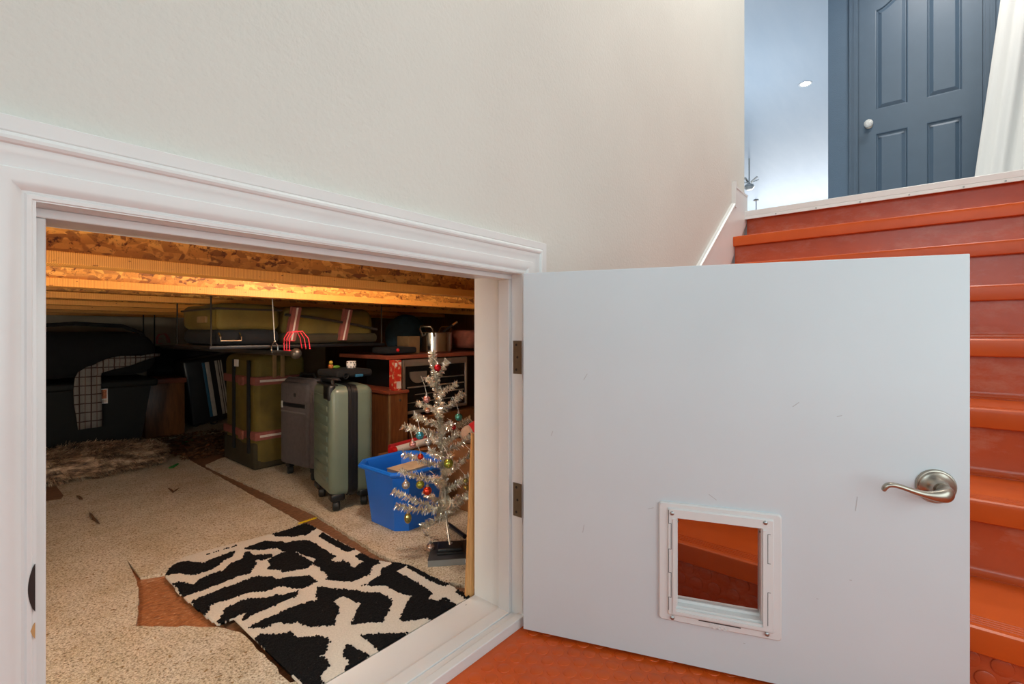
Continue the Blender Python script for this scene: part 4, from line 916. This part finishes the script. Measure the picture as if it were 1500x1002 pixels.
# --- red and white roll, plush
rr_ = thing('wrapping_roll', 'red capped white roll lying behind the blue tub', 'roll', (1.38, 1.86, .208))
MB().tube([(1.345, 1.845, .228), (1.56, 1.86, .232)], .017, 16).build('tube', M['label_white'], rr_); MB().tube([(1.322, 1.843, .2275), (1.347, 1.845, .228)], .0195, 16).build('cap', M['red'], rr_)
MB().tube([(1.335, 1.868, .240), (1.56, 1.89, .244)], .013, 12).build('red_wrap', M['redcloth'], rr_)
ps = thing('plush_toy', 'cream plush toy with a red hat on the carton behind the tinsel tree', 'plush toy', (1.49, 1.50, .289))
m = MB(); m.sphere((1.488, 1.50, .327), .040, 24, 16); m.build('head', M['plush'], ps)
m = MB(); m.lathe([(.042, 0), (.040, .02), (.026, .05), (.010, .085), (0, .09)], 20, T3((1.51, 1.49, .335), ry=R(45), rz=R(-40))); m.build('hat', M['redcloth'], ps)
m = MB(); m.sphere((1.56, 1.50, .325), .035, 20, 12, (1.2, 1, 1)); m.build('body', M['redcloth'], ps)
for x, y in ((1.462, 1.472), (1.458, 1.495)): MB().sphere((x, y, .338), .004, 8, 6).build('eye', M['black'], ps)
# --- things on the green suitcase
tz = CZ+ZT+.010
kb_ = thing('toiletry_bag', 'black soft bag lying on top of the green suitcase', 'bag', (1.19, 2.0, tz))
m = MB(); m.box((1.115, 1.95, CZ+ZT+.0275), (1.30, 2.13, CZ+ZT+.062), .014, 3); m.jitter(.006, 12); m.build('body', M['blackcloth'], kb_, smooth=60)
MB().box((1.205, 1.944, CZ+ZT+.028), (1.245, 1.953, CZ+ZT+.040), .003).build('teal_patch', M['blue_stripe'], kb_)
MB().tube([Vector((1.155+.012*math.cos(a), 1.944, CZ+ZT+.036+.012*math.sin(a))) for a in [k*math.pi/7 for k in range(14)]], .003, 6, loop=True).build('ring', M['black'], kb_)
dz = CZ+ZT+.0625
die = thing('die', 'white die with black dots on top of the black soft bag', 'die', (1.235, 2.03, dz), R(24))
ds = .034; MB().box((-ds/2, -ds/2, 0), (ds/2, ds/2, ds), .005, 3).build('cube', M['label_white'], die, world=False)
def pip(face, a, b):
    if face == 'y': mt = Matrix.Translation((a, -ds/2, ds/2+b)) @ Matrix.Rotation(R(90), 4, 'X')
    elif face == 'x': mt = Matrix.Translation((-ds/2, a, ds/2+b)) @ Matrix.Rotation(R(-90), 4, 'Y')
    else: mt = Matrix.Translation((a, b, ds))
    MB().lathe([(0, .0005), (.0034, .0005), (.0034, -.0005)], 12, mt).build('pip', M['black'], die, world=False)
for a, b in ((-.010, -.010), (.010, .010), (-.010, .010), (.010, -.010), (0, 0)): pip('y', a, b)
for a, b in ((-.010, -.010), (.010, .010), (-.010, .010), (.010, -.010)): pip('x', a, b)
ty = thing('toy_figure', 'small yellow and green toy on the black soft bag left of the die', 'toy', (1.155, 2.06, dz))
M['toy_y'] = plain('yellow_toy', (.5, .33, .04), .5); M['toy_o'] = plain('orange_toy', (.4, .12, .02), .5); M['toy_g'] = plain('lime_toy', (.10, .22, .02), .5)
MB().sphere((1.148, 2.06, dz+.012), .012, 14, 10).build('body', M['toy_o'], ty); MB().sphere((1.146, 2.055, dz+.030), .009, 14, 10).build('head', M['toy_y'], ty); MB().sphere((1.175, 2.06, dz+.008), .012, 14, 10, (1.6, 1, .65)).build('tail', M['toy_g'], ty)

# --- pale board leaning behind the jamb
m = MB(); m.rings([[(.961, .982, CZ), (.990, .978, CZ), (.994, .988, CZ), (.965, .992, CZ)], [(.988, .982, .48), (1.017, .978, .48), (1.021, .988, .48), (.992, .992, .48)]])
tag(m.build('wood_board', M['wood_light'], smooth=0), 'pale wooden board leaning just inside the right jamb', 'board')
# --- flat grey box, tree base
gb_ = thing('flat_box', 'flat grey box on the carpet carrying the tinsel tree', 'box', (1.06, 1.21, CZ))
c0 = floor_pt(626.5, 831, CZ); e1 = Vector((.094, -.083, 0)).normalized(); e2 = Vector((.10, .092, 0)).normalized()
def quadz(c, a, b, z): return [Vector((p.x, p.y, z)) for p in (c, c+e1*a, c+e1*a+e2*b, c+e2*b)]
MB().rings([quadz(c0, .175, .135, CZ), quadz(c0, .175, .135, CZ+.021)]).build('sides', M['grey_box_side'], gb_, smooth=0)
MB().rings([quadz(c0-e1*.0005-e2*.0005, .176, .136, CZ+.0205), quadz(c0-e1*.0005-e2*.0005, .176, .136, CZ+.0225)]).build('lid', M['grey_box'], gb_, smooth=0)
MB().rings([quadz(c0+e1*.122-e2*.0012, .006, .003, CZ+.006), quadz(c0+e1*.122-e2*.0012, .006, .003, CZ+.018)]).build('sticker', M['label_white'], gb_, smooth=0)
um = thing('black_rod', 'black rod lying on the carpet behind the flat grey box', 'rod', floor_pt(657, 768, CZ))
MB().tube([floor_pt(657, 768, CZ+.012), floor_pt(681, 786, CZ+.02)], .008, 10).build('shaft', M['black'], um)
# --- tinsel tree
TD_ = 1.665
tp = lambda u, v, dt=0: depth_pt(u, v, TD_+dt)
ZBX = CZ+.0225
bc = c0+e1*.066+e2*.070
tr_ = thing('tinsel_tree', 'small silver tinsel Christmas tree standing on the flat grey box', 'Christmas tree', (bc.x, bc.y, ZBX))
am = math.atan2(e1.y, e1.x)
m = MB(); m.box((-.042, -.032, 0), (.042, .032, .016), .005, 3, mat=T3((bc.x, bc.y, ZBX), am)); m.box((-.044, -.042, 0), (.046, -.028, .007), .002, mat=T3((bc.x, bc.y, ZBX), am)); m.build('base', M['black'], tr_)
trunk = [bc+Vector((0, .0, ZBX+.015-bc.z)), tp(655, 770), tp(653, 740), tp(651, 700), tp(648, 655), tp(644, 610), tp(640, 570), tp(636, 540), tp(633, 515)]
MB().tube(trunk, [.004, .0035, .003, .003, .0028, .0025, .002, .0015, .001], 8).build('trunk', M['wire_silver'], tr_)
def needles(m, path, n, L, w=.0010, spread=1.0):
    seg = list(zip(path, path[1:])); ln = [(b-a).length for a, b in seg]; tot = sum(ln)
    for k in range(n):
        q = random.random()*tot
        for (a, b), l in zip(seg, ln):
            if q <= l: break
            q -= l
        p = a.lerp(b, min(1, q/l)); d = (b-a).normalized()
        v = Vector((random.gauss(0, 1), random.gauss(0, 1), random.gauss(0, 1))); v = (v-d*v.dot(d)).normalized()
        v = (v*spread+d*random.uniform(.1, .75)).normalized(); l2 = L*random.uniform(.6, 1.15); s = v.cross(Vector((random.gauss(0, 1), random.gauss(0, 1), random.gauss(0, 1)))).normalized()*w
        mid = p+v*l2*.6; tip = p+v*l2+Vector((random.gauss(0, .001), random.gauss(0, .001), -.0015))
        m.quad(p-s, p+s, mid+s, mid-s); m.quad(mid-s, mid+s, tip+s*.5, tip-s*.5)
m = MB(); needles(m, trunk[2:], 3200, .0165); needles(m, [trunk[0]+Vector((0, 0, .003)), trunk[1], trunk[2]], 60, .010, spread=.7); m.build('trunk_tinsel', M['tinsel'], tr_, smooth=0, fix=False)
def on_trunk(v):
    T = trunk[1:]
    for a, b in zip(T, T[1:]):
        va = CY-(a.z-H)*F/TD_; vb = CY-(b.z-H)*F/TD_
        if vb <= v <= va: return a.lerp(b, (va-v)/(va-vb))
    return T[-1]
BR = [(655, 527, 556, .01), (626, 553, 566, -.02), (669, 562, 574, .01), (611, 590, 598, -.02), (678, 575, 603, .0), (607, 608, 622, .02), (689, 613, 632, .02), (591, 624, 636, -.01), (671, 634, 650, -.05), (690, 640, 662, .0), (591, 664, 682, -.03), (690, 664, 690, .02), (587, 690, 704, .0), (687, 697, 716, -.03), (576, 719, 748, -.01), (581, 741, 748, -.05), (688, 721, 752, .0), (617, 771, 757, -.03),
      (640, 600, 606, -.09), (660, 620, 630, -.10), (630, 660, 668, -.11), (668, 680, 692, -.11), (637, 700, 708, -.12), (660, 735, 745, -.12), (648, 590, 596, .09), (632, 640, 646, .10), (660, 668, 680, .11), (640, 705, 712, .11), (672, 728, 744, .10), (622, 722, 736, .09), (648, 575, 582, -.06)]
for (u, v, v0, dt) in BR:
    a = on_trunk(v0); b = tp(u, v, dt); mid = a.lerp(b, .5)+Vector((0, 0, -.006 if v < v0 else .006))
    path = [a, mid, b]; m = MB(); m.tube(path, [.0012, .001, .0006], 5); L = (b-a).length
    needles(m, path, int(2500*L)+90, .0165 if v0 > 600 else .0140); m.build('branch', M['tinsel'], tr_, smooth=0, fix=False)
# --- ornaments
BM = {'red': ball_mat('red_glass', (.55, .012, .02)), 'pink': ball_mat('pink_glass', (.62, .30, .28)), 'peach': ball_mat('peach_glass', (.66, .40, .30)), 'teal': ball_mat('teal_glass', (.10, .36, .30)), 'blue': ball_mat('sky_blue_glass', (.08, .36, .46)),
      'lime': ball_mat('lime_glass', (.36, .38, .06)), 'silver': ball_mat('silver_glass', (.52, .49, .47)), 'coral': ball_mat('coral_glass', (.66, .05, .02)), 'gold': ball_mat('gold_glass', (.38, .32, .10)), 'copper': ball_mat('rose_copper_glass', (.50, .34, .28))}
first = None; M['knurl'] = M['wire_silver']
ORN = [(641, 539, 'red', .0125, 8, 'red ball high on the tinsel tree beside its tip'), (625, 585, 'pink', .0125, 26, 'pink ball on the upper left branch of the tinsel tree'),
 (626.5, 601, 'peach', .0095, 12, 'small peach ball just below the upper pink ball'), (672, 611, 'teal', .0130, 22, 'teal green ball on the upper right of the tinsel tree'),
 (664, 626, 'red', .0095, 6, 'small red ball half hidden in tinsel below the teal green ball'), (615, 638, 'blue', .0140, 26, 'sky blue ball at the left of the tinsel tree'),
 (604.5, 651, 'pink', .0120, 22, 'pink ball left of the sky blue ball'), (627, 648, 'silver', .0115, 14, 'silver ball right of the sky blue ball'),
 (616, 669, 'coral', .0105, 14, 'orange red ball below the silver ball over the tub rim'), (657, 679, 'lime', .0155, 16, 'lime gold ball in the middle of the tinsel tree'),
 (691, 668, 'lime', .0095, 8, 'small lime ball at the right edge beside the pale board'), (594.5, 710.5, 'silver', .0135, 14, 'dark silver ball hanging before the blue tub'),
 (615.5, 710, 'lime', .0140, 14, 'lime green ball touching the orange red ball before the tub'), (626, 719, 'coral', .0150, 18, 'bright orange red ball lowest of the pair before the blue tub'),
 (638, 703, 'teal', .0085, 6, 'small teal ball half hidden beside the trunk'), (682, 704, 'gold', .0085, 10, 'small gold ball upper of two at the lower right'),
 (682.5, 714, 'gold', .0090, 8, 'small gold green ball lower of two at the lower right'), (630.5, 802, 'copper', .0150, 14, 'copper silver ball resting at the corner of the flat grey box')]
for (u, v, c, r, sl, lab) in ORN:
    t0 = 1.63 if v == 802 else TD_-(.150 if v == 679 else .055)
    p = depth_pt(u, v, t0)
    if v == 802: p.z = max(p.z, CZ+r+.001)
    o = thing('ornament', lab, 'ornament', p, group='glass balls on the tinsel tree')
    MB().sphere((0, 0, 0), r, 24, 16).build('ball', BM[c], o, world=False)
    MB().lathe([(r*.34, r*.90), (r*.36, r*1.28), (r*.28, r*1.36), (0, r*1.38)], 14).build('cap', M['wire_silver'], o, world=False)
    MB().tube([(0, 0, r*1.35), (.0008, .012, r*1.35+sl/F*t0*.5), (0, .03, r*1.35+sl/F*t0)], .0006, 5).build('string', M['white_string'], o, world=False)
p = depth_pt(597.5, 759, TD_-.055)
o = thing('ornament', 'gold and dark green oval ornament hanging low before the blue tub', 'ornament', p, group='glass balls on the tinsel tree')
MB().sphere((0, 0, 0), .0145, 16, 10, (.85, .85, 1.25)).build('ball', BM['gold'], o, world=False, smooth=0)
MB().lathe([(.005, .016), (.005, .023), (0, .024)], 12).build('cap', M['wire_silver'], o, world=False); MB().tube([(0, 0, .023), (0, .03, .040)], .0006, 5).build('string', M['white_string'], o, world=False)
p = floor_pt(622, 786, CZ); p.z = CZ+.002
o = thing('tinsel_scrap', 'silver tinsel scrap lying on the carpet beside the flat grey box', 'tinsel', p)
m = MB(); needles(m, [Vector((0, 0, .004)), Vector((.012, .006, .016)), Vector((.004, 0, .028))], 50, .012)
for v in m.bm.verts: v.co.z = max(v.co.z, 0)
m.build('strands', M['tinsel'], o, world=False, smooth=0, fix=False)

# ================================================================ LIGHT
def area(name, loc, target, size, sizey, e, c=(1, 1, 1), spread=180):
    L = bpy.data.lights.new(name, 'AREA'); L.shape = 'RECTANGLE'; L.size = size; L.size_y = sizey; L.energy = e; L.color = c; L.spread = R(spread)
    o = bpy.data.objects.new(name, L); col.objects.link(o); o.location = loc
    o.rotation_euler = (Vector(target)-Vector(loc)).to_track_quat('-Z', 'Y').to_euler(); return o
area('window_light', (-2.1, -.25, 1.55), (1.2, .0, .8), 1.3, 2.0, 22, (.70, .93, 1))
area('side_light', (.45, -.95, .85), (.60, 1.2, .70), 1.5, .9, 10, (.74, .96, 1))
area('stair_ceiling_light', (1.9, -.2, 3.85), (1.9, -.2, 0), .9, .6, 34, (.97, .97, .88))
area('landing_ceiling_light', (3.95, -.2, 3.85), (3.9, -.2, 0), .5, .5, 19, (1, .96, .90))
area('far_window_light', (14.0, 1.6, 2.7), (5, 1.6, 3.0), 4.0, 1.8, 95, (.93, .97, 1))
def point_fill(name, loc, e, c, r=.06):
    L = bpy.data.lights.new(name, 'POINT'); L.energy = e; L.color = c; L.shadow_soft_size = r
    o = bpy.data.objects.new(name, L); col.objects.link(o); o.location = loc
point_fill('upper_room_fill', (6.2, 1.9, 2.3), 66, (.86, .94, 1), .25)  # unseen fill light added to brighten the upper ceiling
point_fill('storage_fill', (.92, 1.38, 1.10), 11.5, (1, .97, .89))  # unseen fill added between the joists to light the storage space
point_fill('storage_side_fill', (-.50, .995, .60), 23, (1, .92, .78))  # second added fill, hidden left of the hatch, for first joist and carpet
w = bpy.data.worlds.new('world'); sc.world = w; w.use_nodes = True
w.node_tree.nodes['Background'].inputs[0].default_value = (.8, .88, 1, 1); w.node_tree.nodes['Background'].inputs[1].default_value = .3
vs = sc.view_settings; vs.view_transform = 'Standard'; vs.look = 'None'; vs.gamma = 1; vs.exposure = 0.13; vs.use_curve_mapping = False
sc.cycles.use_denoising = True; sc.cycles.max_bounces = 8; sc.cycles.diffuse_bounces = 5
